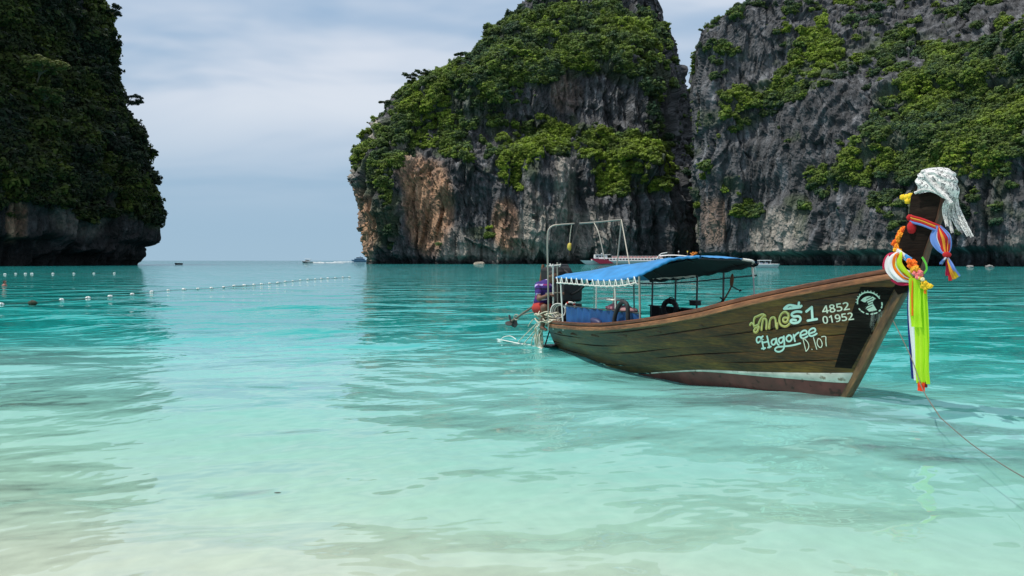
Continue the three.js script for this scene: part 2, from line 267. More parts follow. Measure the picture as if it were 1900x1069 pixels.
// ---- leaves: a crown is a ball of many small leaf sprays
function crownGeometry(n, seed, flat = 0.85, leaf = 0.30) {
  reseed(seed);
  const pos = [], nor = [], idx = [], lobes = [];
  for (let i = 0; i < 9; i++) { const a = rnd() * 6.283, r = 0.62 * Math.sqrt(rnd()); lobes.push([Math.cos(a) * r, (rnd() - 0.25) * 0.8 * flat, Math.sin(a) * r, 0.26 + 0.26 * rnd()]); }
  const d = V(0, 0, 0), t = V(0, 0, 0), b = V(0, 0, 0), w = V(0, 0, 0);
  for (let i = 0; i < n; i++) {
    const L = lobes[i % lobes.length];
    d.set(rnd() * 2 - 1, rnd() * 2 - 0.75, rnd() * 2 - 1).normalize();
    const r = L[3] * (0.62 + 0.42 * rnd()), cx = L[0] + d.x * r, cy = L[1] + d.y * r * flat, cz = L[2] + d.z * r;
    w.set(d.x + (rnd() - 0.5) * 1.3, d.y + 0.35 + (rnd() - 0.5) * 1.3, d.z + (rnd() - 0.5) * 1.3).normalize();
    t.set(rnd() - 0.5, rnd() - 0.5, rnd() - 0.5).cross(w).normalize(); b.crossVectors(w, t);
    const s = leaf * (0.6 + 0.8 * rnd()), s2 = s * (0.45 + 0.3 * rnd()), k = pos.length / 3;
    for (const [p, q, lift] of [[-1, 0, 0], [0, -1, 0.12], [1, 0, -0.1], [0, 1, 0.12]]) { pos.push(cx + t.x * p * s + b.x * q * s2 + w.x * lift * s, cy + t.y * p * s + b.y * q * s2 + w.y * lift * s, cz + t.z * p * s + b.z * q * s2 + w.z * lift * s); nor.push(w.x * 0.6 + d.x * 0.5, w.y * 0.6 + d.y * 0.5 + 0.1, w.z * 0.6 + d.z * 0.5); }
    idx.push(k, k + 1, k + 2, k, k + 2, k + 3);
  }
  const g = new THREE.BufferGeometry(); g.setAttribute('position', new THREE.Float32BufferAttribute(pos, 3)); g.setAttribute('normal', new THREE.Float32BufferAttribute(nor, 3)); g.setIndex(idx); return g;
}
const leafMat = new THREE.MeshPhysicalMaterial({ color: lin(1, 1, 1), roughness: 0.85, transmission: 0.35, thickness: 0, specularIntensity: 0.35 });
const crowns = [crownGeometry(260, 11, 0.85, 0.17), crownGeometry(220, 12, 0.7, 0.17), crownGeometry(280, 13, 1.0, 0.16), crownGeometry(170, 14, 0.6, 0.2)];
function plant(c, name, label, o) {
  reseed(o.seed);
  const { P, nu, nv } = c, lists = crowns.map(() => []), a = V(0, 0, 0), b = V(0, 0, 0), n = V(0, 0, 0), q = new THREE.Quaternion(), e = new THREE.Euler();
  for (let tries = 0; tries < o.tries; tries++) {
    const i = Math.floor(rnd() * nu), j = Math.floor(rnd() * (nv - 3)) + 1, k = j * nu + i, x = P[k * 3], y = P[k * 3 + 1], z = P[k * 3 + 2];
    if (y < o.low || !o.seen(x, y, z)) continue;
    const l = j * nu + (i + nu - 3) % nu, r = j * nu + (i + 3) % nu, d = Math.max(0, j - 3) * nu + i, u = Math.min(nv - 1, j + 3) * nu + i;
    a.set(P[r * 3] - P[l * 3], P[r * 3 + 1] - P[l * 3 + 1], P[r * 3 + 2] - P[l * 3 + 2]); b.set(P[u * 3] - P[d * 3], P[u * 3 + 1] - P[d * 3 + 1], P[u * 3 + 2] - P[d * 3 + 2]);
    n.crossVectors(a, b); const area = n.length(); n.normalize(); if (c.o.flip) n.negate();
    const want = 0.82 * Math.min(1.1, blobsum(c.o.green, x, y)) + 0.75 * n3(x * 0.42, y * 0.36, z * 0.42) + o.slope * (n.y - 0.12) + 1.3 * fbm(x * 0.07, y * 0.07, z * 0.07 + 21, 4) + 1.9 * fbm(x * 0.16, y * 0.12, z * 0.16 + 5, 4) - 0.75 * Math.min(1, blobsum(c.o.bare, x, y)) + o.bias;
    if (rnd() > sstep(0.42, 0.95, want) || rnd() > area / o.cell) continue;
    const big = o.size * (0.30 + 1.35 * Math.pow(rnd(), 3) + 0.22 * Math.min(1, Math.max(0, want))), v = Math.floor(rnd() * crowns.length);
    e.set((rnd() - 0.5) * 0.5, rnd() * 6.283, (rnd() - 0.5) * 0.5); q.setFromEuler(e);
    const m = new THREE.Matrix4().compose(V(x + n.x * big * 0.10, y + n.y * big * 0.10 + big * 0.05, z + n.z * big * 0.10), q, V(big * (0.75 + 0.5 * rnd()), big * (0.7 + 0.9 * rnd() * rnd()), big * (0.75 + 0.5 * rnd())));
    const tone = fbm(x * 0.06, y * 0.06, z * 0.06 + 60, 3), lush = clamp(0.36 + 1.3 * tone + 0.55 * (rnd() - 0.5) + 0.55 * Math.min(1, blobsum(c.o.bright, x, y)));
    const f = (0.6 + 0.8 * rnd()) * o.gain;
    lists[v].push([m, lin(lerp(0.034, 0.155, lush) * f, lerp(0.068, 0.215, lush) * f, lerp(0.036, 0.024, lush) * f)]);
  }
  // one green mass per cliff
  lists.forEach((list, v) => {
    if (!list.length) return;
    const im = shadowed(new THREE.InstancedMesh(crowns[v], leafMat, list.length)); im.name = numbered(name);
    list.forEach(([m, cl], k) => { im.setMatrixAt(k, m); im.setColorAt(k, cl); });
    im.userData = { kind: 'stuff', label, category: 'shrubs' }; scene.add(im);
  });
}

// ---- the middle headland
const MD = 395;
const midKeys = (() => {
  const front = (h) => -table(h, [0, 8, 42, 50, 62, 70, 100, 112, 132, 150, 166], [378, 377, 380, 384, 398, 400, 406, 414, 430, 446, 462]);
  const xl = (h) => table(h, [0, 10, 22, 35, 52, 66, 78, 92, 96, 106, 114, 132, 146, 158, 166], [690, 683, 672, 665, 663, 676, 708, 748, 786, 842, 866, 914, 965, 1015, 1060]);
  const xr = (h) => table(h, [0, 40, 70, 100, 115, 125, 133, 150, 166], [1270, 1262, 1256, 1256, 1257, 1252, 1244, 1222, 1185]);
  return [0, 8, 20, 35, 42, 50, 60, 70, 82, 92, 100, 108, 116, 126, 134, 146, 158, 166].map((h) => {
    const L = wx(xl(h), MD + 25), R = wx(xr(h), MD + 20), f = front(h), bk = -lerp(520, 490, h / 166), w = R - L, mid = (f + bk) / 2;
    // corner, front faces ..., right corner, back
    return { h, pts: [[L + 0.02 * w, f - 26], [L + 0.055 * w, f - 9], [L + 0.16 * w, f - 1.5], [L + 0.35 * w, f + 1], [L + 0.55 * w, f], [L + 0.75 * w, f - 3], [L + 0.90 * w, f - 9], [L + 0.985 * w, f - 20], [h < 126 ? wx(table(h, [0, 20, 50, 80, 104, 126], [1338, 1330, 1304, 1278, 1258, 1248]), 455) : wx(xr(h), 450), -455], [R - 0.1 * w, bk + 10], [(L + R) / 2, bk], [L + 0.1 * w, bk + 10], [L + 0.01 * w, mid]] };
  });
})();
const midC = cliff('rock_headland', 'tall domed limestone headland behind the boat with rust stained base', {
  keys: midKeys, dense: [24, 60, 78, 86, 86, 70, 46, 40, 8, 5, 5, 8, 24], step: 0.50, vfine: 136, scale: 1.0, albedo: 0.105, ledge: 0.45, tension: 0.3,
  undercut: (x, y) => 3.2 * sstep(4.2, 1.0, y + 1.2 * n3(x * 0.1, 3, 1)) * (0.55 + 0.45 * Math.min(1, blobsum(blob([[880, 485, 130, 40]], MD), x, 2))),
  features: blob([[1010, 370, 52, 120, 6.5], [985, 300, 26, 50, 2.5], [1065, 400, 20, 110, -6.0], [1105, 430, 60, 70, 4], [1200, 430, 32, 110, -7], [1165, 430, 26, 90, 3.5], [1120, 330, 40, 45, -4], [1120, 165, 80, 75, -4.5], [880, 420, 60, 100, -3], [795, 370, 60, 110, -3.5], [700, 420, 30, 90, 2.5], [1250, 260, 24, 150, -4], [940, 410, 30, 80, 3], [860, 330, 60, 60, 2.5], [1180, 300, 60, 35, 3]], MD).map((b) => ({ ...b, d: b.s })),
  pale: blob([[1045, 350, 22, 60, 0.75], [1050, 440, 100, 46, 0.6], [985, 430, 22, 70, 0.45], [668, 350, 12, 60, 0.6], [695, 235, 18, 18, 1], [690, 460, 18, 40, 0.7], [930, 170, 14, 14, 0.8], [750, 285, 30, 16, 0.8], [910, 470, 70, 20, 0.6], [1050, 130, 20, 40, 0.2], [845, 455, 40, 30, 0.5]], MD),
  rust: blob([[800, 385, 44, 86, 0.95], [770, 320, 26, 40, 0.6], [672, 395, 16, 50, 0.6], [692, 425, 22, 55, 0.9], [938, 420, 24, 46, 0.7], [1055, 165, 34, 40, 0.25], [965, 462, 30, 16, 0.3]], MD),
  green: blob([[1090, 30, 180, 80, 1.0], [960, 90, 150, 70, 0.62], [1060, 80, 160, 55, 0.7], [890, 140, 130, 60, 0.62], [800, 210, 70, 70, 0.75], [760, 160, 60, 40, 0.6], [700, 270, 60, 60, 0.62], [720, 340, 40, 60, 0.55], [840, 270, 40, 26, 0.9], [1090, 262, 130, 32, 1.0], [1170, 310, 80, 50, 1.0], [1210, 335, 55, 26, 0.9], [965, 315, 40, 50, 0.95], [1010, 240, 45, 30, 0.9], [935, 260, 40, 40, 0.5], [1225, 150, 20, 120, 0.7], [1255, 240, 14, 50, 0.7], [725, 420, 25, 50, 0.5], [895, 435, 26, 12, 0.9], [1200, 110, 60, 70, 0.6], [870, 200, 100, 40, 0.5], [1120, 350, 50, 25, 0.5]], MD),
  bright: blob([[1090, 262, 130, 32, 0.7], [1180, 310, 90, 60, 0.8], [965, 315, 45, 60, 0.9], [1010, 240, 50, 35, 0.6], [800, 210, 60, 60, 0.5], [840, 270, 40, 26, 0.6], [895, 435, 26, 12, 0.8], [1100, 90, 140, 40, 0.3]], MD),
  bare: blob([[1110, 175, 95, 58, 1.1], [800, 385, 60, 100, 1.2], [685, 420, 40, 80, 0.9], [1010, 400, 50, 90, 0.8], [1060, 400, 50, 100, 0.8], [940, 430, 50, 70, 1.0], [870, 390, 70, 80, 0.8], [890, 270, 30, 30, 0.5], [850, 70, 40, 50, 0.3], [1130, 440, 90, 50, 1.0], [1200, 430, 60, 60, 0.8], [1250, 420, 40, 90, 0.8]], MD),
});
plant(midC, 'cliff_shrubs', 'green trees and bushes covering the domed headland', { seed: 201, tries: 260000, low: 7, seen: (x, y, z) => z > -500, slope: 0.9, bias: -0.40, size: 1.75, cell: 1.9, gain: 1.45 });

// ---- the long cliff on the right
const RD = 255;
const rh = [0, 30, 60, 74, 88, 100, 112, 120];
const rp = [
  [[75, -300], [74.5, -301], [73, -305], [72, -309], [74, -311], [88, -315], [116, -335], [150, -360]],
  [[88, -285], [89, -287], [89, -293], [90, -299], [93, -301], [102, -307], [126, -322], [155, -350]],
  [[110, -251], [112, -255], [117, -270], [120, -283], [125, -294], [134, -306], [146, -322], [162, -342]],
  [[129, -227], [131, -232], [140, -252], [146, -268], [152, -281], [158, -294], [162, -310], [170, -332]],
  [[143, -216], [145, -219], [153, -238], [158, -250], [164, -266], [166, -286], [166, -308], [170, -328]],
  [[160, -208], [162, -210], [166, -218], [169, -228], [178, -258], [176, -284], [170, -306], [172, -326]],
  [[230, -215], [230, -218], [228, -230], [226, -240], [205, -266], [188, -290], [174, -312], [174, -328]],
  [[270, -330], [250, -335], [240, -338], [230, -340], [215, -342], [200, -346], [185, -350], [178, -345]],
  [[200, -440], [195, -430], [190, -420], [185, -410], [180, -400], [182, -390], [175, -370], [176, -352]],
  [[112, -425], [108, -420], [106, -416], [106, -412], [110, -405], [122, -395], [145, -380], [166, -362]],
];
const rightC = cliff('rock_cliff', 'long grey limestone cliff behind the bow with a broad green gully', {
  keys: rh.map((h, k) => ({ h, pts: rp.map((p) => p[k]) })), dense: [70, 120, 110, 66, 60, 50, 8, 5, 6, 60], wetShadeTop: 4.4, step: 0.38, vfine: 102, scale: 0.62, albedo: 0.105, ledge: 0.35, tension: 0.4,
  undercut: (x, y) => 6.5 * sstep(4.8, 3.2, y + 1.0 * n3(x * 0.13, 3, 1) - sstep(118, 140, x) * 1.2 * (1 + n3(x * 0.4, 1, 1))),
  features: blob([[1500, 420, 40, 80, 2.0], [1450, 280, 90, 60, 2], [1340, 330, 26, 120, -2.5], [1640, 320, 60, 60, -3], [1720, 200, 130, 60, -5], [1870, 200, 45, 170, 5, 0], [1560, 430, 16, 60, -2.5], [1620, 430, 40, 60, 1.5], [1600, 170, 60, 60, 2], [1500, 130, 80, 30, -2.5], [1820, 420, 18, 30, 2.5], [1850, 470, 16, 20, 2.2], [1790, 470, 16, 22, 2.0]], RD).map((b) => ({ ...b, d: b.s })),
  pale: blob([[1490, 440, 40, 60, 0.75], [1340, 430, 40, 80, 0.25], [1800, 460, 60, 30, 0.5], [1880, 450, 30, 50, 0.6], [1870, 420, 14, 14, 1], [1600, 465, 60, 20, 0.4]], RD),
  rust: blob([[1385, 400, 16, 50, 0.35], [1885, 475, 20, 18, 0.6], [1800, 440, 20, 20, 0.35]], RD),
  green: blob([[1700, 270, 110, 70, 1.1], [1750, 190, 110, 70, 1.05], [1810, 110, 60, 40, 0.9], [1630, 310, 70, 40, 0.9], [1490, 130, 90, 30, 0.95], [1560, 90, 50, 30, 0.8], [1420, 170, 60, 40, 0.5], [1320, 230, 26, 40, 0.8], [1330, 340, 16, 60, 0.6], [1310, 430, 12, 50, 0.7], [1415, 330, 30, 26, 0.75], [1440, 390, 30, 34, 0.75], [1515, 395, 18, 45, 0.85], [1560, 330, 30, 30, 0.6], [1640, 400, 60, 40, 0.45], [1720, 380, 70, 50, 0.5], [1860, 350, 40, 50, 0.5], [1880, 420, 20, 40, 0.6], [1590, 30, 50, 50, 0.7], [1700, 50, 120, 40, 0.55], [1380, 20, 60, 20, 0.5], [1300, 110, 20, 50, 0.5], [1460, 230, 80, 30, 0.3], [1500, 30, 80, 30, 0.3]], RD),
  bright: blob([[1700, 290, 110, 50, 0.7], [1750, 200, 110, 60, 0.35], [1490, 130, 90, 34, 0.5], [1515, 395, 20, 50, 0.6], [1600, 50, 40, 60, 0.4], [1440, 390, 30, 34, 0.4], [1320, 230, 26, 40, 0.5]], RD),
  bare: blob([[1870, 200, 34, 130, 1.1], [1400, 440, 100, 50, 1.0], [1490, 440, 36, 50, 1.1], [1570, 430, 40, 50, 1.0], [1600, 190, 70, 60, 0.5], [1440, 270, 80, 40, 0.5], [1700, 470, 200, 26, 1.0], [1320, 100, 60, 60, 0.5], [1450, 80, 90, 30, 0.45], [1540, 250, 70, 40, 0.4], [1290, 200, 14, 60, 0.5]], RD),
});
plant(rightC, 'cliff_bushes', 'green bushes growing in the gullies of the long grey cliff', { seed: 301, tries: 300000, low: 5, seen: (x, y, z) => z > -345, slope: 0.8, bias: -0.36, size: 1.2, cell: 1.0, gain: 1.45 });

// ---- the dark cliff on the left, its shade partly put into stone and leaf colour
const lh = [0, 5, 10, 15, 22, 31, 38, 46, 54.5, 61, 70, 84, 94, 110, 125];
const lx = [-127.5, -125.6, -123.4, -123.2, -124.4, -126, -128, -131, -134, -138, -140.5, -142.5, -144.5, -152, -170].map((x) => x - 10.5);
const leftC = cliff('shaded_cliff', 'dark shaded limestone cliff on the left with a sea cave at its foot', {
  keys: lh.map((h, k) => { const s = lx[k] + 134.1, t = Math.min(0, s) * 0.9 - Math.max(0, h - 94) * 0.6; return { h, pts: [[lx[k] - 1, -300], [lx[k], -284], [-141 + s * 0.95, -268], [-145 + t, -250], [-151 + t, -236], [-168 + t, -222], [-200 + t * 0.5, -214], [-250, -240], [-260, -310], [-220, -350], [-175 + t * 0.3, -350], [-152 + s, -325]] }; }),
  flip: true, dense: [30, 40, 56, 66, 66, 60, 10, 6, 6, 6, 10, 24], wetShadeTop: 5, step: 0.5, vfine: 100, scale: 0.62, albedo: 0.03, ledge: 0.8, tension: 0.4,  // low albedo puts the cliff's shade into the stone colour
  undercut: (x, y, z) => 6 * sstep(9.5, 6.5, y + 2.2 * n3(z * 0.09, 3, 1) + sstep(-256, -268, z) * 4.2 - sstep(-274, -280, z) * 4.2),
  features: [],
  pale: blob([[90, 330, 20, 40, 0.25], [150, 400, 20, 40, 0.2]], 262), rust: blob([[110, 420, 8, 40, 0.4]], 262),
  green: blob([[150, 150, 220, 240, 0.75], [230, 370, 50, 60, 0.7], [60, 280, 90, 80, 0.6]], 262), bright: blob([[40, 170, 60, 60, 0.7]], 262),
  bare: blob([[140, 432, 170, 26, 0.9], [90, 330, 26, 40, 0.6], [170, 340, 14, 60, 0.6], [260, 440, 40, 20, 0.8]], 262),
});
plant(leftC, 'cliff_thicket', 'dark trees and creepers hanging on the shaded cliff', { seed: 401, tries: 120000, low: 8, seen: (x, y, z) => x > -215, slope: 0.6, bias: -0.05, size: 2.3, cell: 1.6, gain: 0.45 });  // low gain puts the cliff's shade into the leaf colours
// ------------------------------------------------------------------ the longtail boat (own axes: x to the bow, y up from the water, z to the side the beach sees)
const BOAT = { x: 3.95, z: -9.57, c: 0.4572, s: 0.8894 }, boatTurn = -Math.atan2(BOAT.s, BOAT.c);
function onBoat(px, py, Z) {             // the place at lateral offset Z that is sighted in that direction
  const k = (px - 950) / FOCAL, X = (k * (-BOAT.z - BOAT.c * Z) - BOAT.x + BOAT.s * Z) / (BOAT.c + BOAT.s * k), D = -BOAT.z - BOAT.s * X - BOAT.c * Z;
  return V(X, EYE - (py - HORIZON) / FOCAL * D, Z);
}
const boatWorld = (v) => V(BOAT.x + BOAT.c * v.x - BOAT.s * v.z, v.y, BOAT.z + BOAT.s * v.x + BOAT.c * v.z);
function loose(name, label, category, base, group) {       // a thing lying on the boat, modelled in the boat's axes
  const g = thing(name, label, category, boatWorld(base), boatTurn, group);
  g.userData.base = undefined; delete g.userData.base;
  return { g, add: (n, geo, mat, parent) => { const m = mesh(n, geo, mat, parent ?? g); if (!parent) m.position.set(-base.x, -base.y, -base.z); return m; } };
}
const sheer = (X) => table(X, [-6.6, -5.5, -3.5, -1.7, -0.9, 0, 0.6, 0.95], [0.51, 0.565, 0.70, 0.99, 1.19, 1.40, 1.53, 1.59]);
const beam = (X) => table(X, [-6.6, -6.2, -5.5, -4.5, -3.5, -2.5, -1.7, -0.9, 0, 0.5, 0.95], [0.30, 0.45, 0.68, 0.86, 0.93, 0.91, 0.83, 0.66, 0.38, 0.20, 0.055]);
const keel = (X) => table(X, [-6.6, -5.5, -3.5, -2, -1, -0.4, -0.12, 0, 0.1, 0.3, 0.6, 0.95], [-0.04, -0.2, -0.33, -0.29, -0.20, -0.14, -0.09, -0.02, 0.12, 0.45, 0.97, 1.56]);
const stemX = (y) => { let a = -0.12, b = 0.95; for (let i = 0; i < 24; i++) { const m = (a + b) / 2; if (keel(m) < y) a = m; else b = m; } return a; };
const flare = (X) => table(X, [-6.6, -5, -1, 0, 0.6, 0.95], [0.62, 0.5, 0.5, 0.60, 0.75, 0.85]);
const hullZ = (X, y) => { const k = keel(X), s = sheer(X); return Math.max(0.028, beam(X) * Math.pow(clamp((y - k) / Math.max(0.02, s - k), 0.0005, 1.3), flare(X))); };
function hullPoint(X, y, off, side = 1) {
  const e = 0.01, z = hullZ(X, y), zx = (hullZ(X + e, y) - hullZ(X - e, y)) / (2 * e), zy = Math.min(3, (hullZ(X, y + e) - hullZ(X, y - e)) / (2 * e)), l = Math.hypot(1, zx, zy);
  return V(X - zx / l * off, y - zy / l * off, side * (z + off / l));
}
function gridGeo(nu, nv, f, uvf) {
  const pos = [], uv = [], idx = [];
  for (let j = 0; j <= nv; j++) for (let i = 0; i <= nu; i++) { const p = f(i / nu, j / nv, i, j); pos.push(p.x, p.y, p.z); const q = uvf ? uvf(i / nu, j / nv, p) : [i / nu, j / nv]; uv.push(q[0], q[1]); }
  for (let j = 0; j < nv; j++) for (let i = 0; i < nu; i++) { const a = j * (nu + 1) + i, b = a + 1, c = a + nu + 1, d = c + 1; idx.push(a, b, c, b, d, c); }
  const g = new THREE.BufferGeometry(); g.setAttribute('position', new THREE.Float32BufferAttribute(pos, 3)); g.setAttribute('uv', new THREE.Float32BufferAttribute(uv, 2)); g.setIndex(idx); g.computeVertexNormals(); return g;
}
// a strip of hull skin between two height curves
function skin(x0, lo, hi, n, rows, side, offs, x1) {
  const ends = rows.map((t) => { if (x1 !== undefined) return x1; let X = 0.5; for (let k = 0; k < 12; k++) X = lerp(X, stemX(lerp(lo(X), hi(X), t)), 0.7); return X; });
  return gridGeo(n, rows.length - 1, (u, v, i, j) => { const a = 1 - Math.pow(1 - u, 1.5), X = lerp(x0, ends[j], a); return hullPoint(X, Math.max(lerp(lo(X), hi(X), rows[j]), keel(X) + 0.002), offs[j], side); }, (u, v, p) => [p.x, p.y]);
}
const tube = (pts, r, seg = 0, rad = 8, closed = false) => new THREE.TubeGeometry(pts.length === 2 ? new THREE.LineCurve3(pts[0], pts[1]) : new THREE.CatmullRomCurve3(pts, closed, 'centripetal'), seg || Math.max(2, pts.length * 5), r, rad, closed);
function beamGeo(pts, hw, hh, lat) {      // rectangular bar with eased edges along a line; lat(i) gives its sideways direction
  const prof = [[-1, -0.7], [-0.75, -1], [0.75, -1], [1, -0.7], [1, 0.7], [0.75, 1], [-0.75, 1], [-1, 0.7], [-1, -0.7]], n = pts.length, L = [];
  let run = 0; for (let i = 0; i < n; i++) { if (i) run += pts[i].distanceTo(pts[i - 1]); L.push(run); }
  const g = gridGeo(n - 1, 8, (u, v, i, j) => { const t = pts[Math.min(n - 1, i + 1)].clone().sub(pts[Math.max(0, i - 1)]).normalize(), s = lat ? lat(i).clone() : V(0, 0, 1), up = s.clone().cross(t).normalize(); s.crossVectors(t, up).normalize(); return pts[i].clone().addScaledVector(s, prof[j][0] * (hw.length ? hw[i] : hw)).addScaledVector(up, prof[j][1] * hh); }, (u, v, p) => [u * run, v * 0.3]);
  const caps = [0, n - 1].map((i) => { const c = new THREE.BufferGeometry(), P = g.attributes.position, pos = [], uv = []; for (let j = 0; j < 8; j++) { const k = j * n + i; pos.push(P.getX(k), P.getY(k), P.getZ(k)); uv.push(0, 0); } c.setAttribute('position', new THREE.Float32BufferAttribute(pos, 3)); c.setAttribute('uv', new THREE.Float32BufferAttribute(uv, 2)); c.setIndex([0, 1, 2, 0, 2, 3, 0, 3, 4, 0, 4, 5, 0, 5, 6, 0, 6, 7]); c.computeVertexNormals(); return c; });
  return mergeGeometries([g, ...caps]);
}
function dataTex(S, T, f, sx, sy, srgb = true) {
  const d = new Uint8Array(S * T * 4); for (let j = 0; j < T; j++) for (let i = 0; i < S; i++) { const c = f(i / S, j / T), o = (j * S + i) * 4; d[o] = 255 * clamp(c[0]); d[o + 1] = 255 * clamp(c[1]); d[o + 2] = 255 * clamp(c[2]); d[o + 3] = 255; }
  const t = new THREE.DataTexture(d, S, T); if (srgb) t.colorSpace = THREE.SRGBColorSpace; t.wrapS = t.wrapT = THREE.MirroredRepeatWrapping; t.magFilter = t.minFilter = THREE.LinearFilter; t.repeat.set(sx, sy); t.needsUpdate = true; return t;
}
// wood: long grain, weather stains, scuffs
const woodTex = dataTex(512, 512, (u, v) => { const g = fbm(u * 9, v * 60, 1.2, 4), s = fbm(u * 5, v * 6, 7.7, 4), k = fbm(u * 30, v * 46, 3, 3); const w = 0.66 + 0.30 * g + 0.40 * s + 0.22 * k; return [w, w * (0.97 + 0.10 * s), w * (0.94 + 0.2 * s)]; }, 1 / 2.6, 1 / 1.1);
const woodBump = dataTex(512, 512, (u, v) => { const g = 0.5 + 0.5 * fbm(u * 12, v * 70, 2.2, 4) + 0.2 * fbm(u * 20, v * 20, 9, 3); return [g, g, g]; }, 1 / 2.6, 1 / 1.1, false);
const wood = (r, g, b, rough = 0.5, coat = 0) => new THREE.MeshPhysicalMaterial({ color: lin(r, g, b), map: woodTex, bumpMap: woodBump, bumpScale: 0.006, roughness: rough, clearcoat: coat, clearcoatRoughness: 0.28 });
const gloss = (m) => { m.specularIntensity = 0.6; return m; };
const matte = (m) => { m.specularIntensity = 0.3; return m; };
const paintTex = dataTex(512, 512, (u, v) => { const s = fbm(u * 7, v * 7, 4.2, 5), k = sstep(0.16, 0.42, fbm(u * 16, v * 16, 8.1, 4)); const w = 0.86 + 0.28 * s; return [w * (1 - 0.35 * k), w * (1 - 0.40 * k), w * (1 - 0.45 * k)]; }, 1 / 1.3, 1 / 1.3);
const paint = (r, g, b, rough = 0.6) => new THREE.MeshStandardMaterial({ color: lin(r, g, b), map: paintTex, roughness: rough });
const M = {
  plankA: gloss(wood(0.185, 0.082, 0.009, 0.42, 0.12)), plankB: gloss(wood(0.225, 0.112, 0.011, 0.42, 0.12)), plankC: gloss(wood(0.195, 0.079, 0.010, 0.42, 0.12)),
  dark: wood(0.035, 0.028, 0.022, 0.45, 0.3), stem: wood(0.24, 0.13, 0.045, 0.5, 0.1), rail: wood(0.50, 0.215, 0.085, 0.5), rail2: wood(0.30, 0.105, 0.040, 0.5), inner: wood(0.14, 0.08, 0.04, 0.7), deck: wood(0.20, 0.13, 0.075, 0.8), post: matte(wood(0.030, 0.018, 0.012, 0.85)), litPostEdge: wood(0.26, 0.085, 0.035, 0.55),
  red: paint(0.20, 0.045, 0.038), white: paint(0.72, 0.72, 0.62), black: matte(wood(0.018, 0.016, 0.012, 0.8)),
  pole: std(0.66, 0.66, 0.60, 0.45), poleDark: std(0.05, 0.055, 0.06, 0.5), steel: std(0.45, 0.44, 0.38, 0.38, { metalness: 0.6 }), galv: std(0.34, 0.32, 0.26, 0.5, { metalness: 0.3 }),
  rubber: std(0.018, 0.018, 0.02, 0.7), rope: std(0.62, 0.56, 0.43, 0.9), ropeDark: std(0.16, 0.14, 0.11, 0.9), ropeWhite: std(0.78, 0.78, 0.72, 0.85), iron: std(0.022, 0.022, 0.024, 0.5, { metalness: 0.2 }), iron2: std(0.07, 0.065, 0.06, 0.55, { metalness: 0.4 }), rust: std(0.16, 0.07, 0.035, 0.8),
};
const cloth = (r, g, b, through = 0.25) => new THREE.MeshPhysicalMaterial({ color: lin(r, g, b), roughness: 0.9, transmission: through, thickness: 0, specularIntensity: 0.3 });

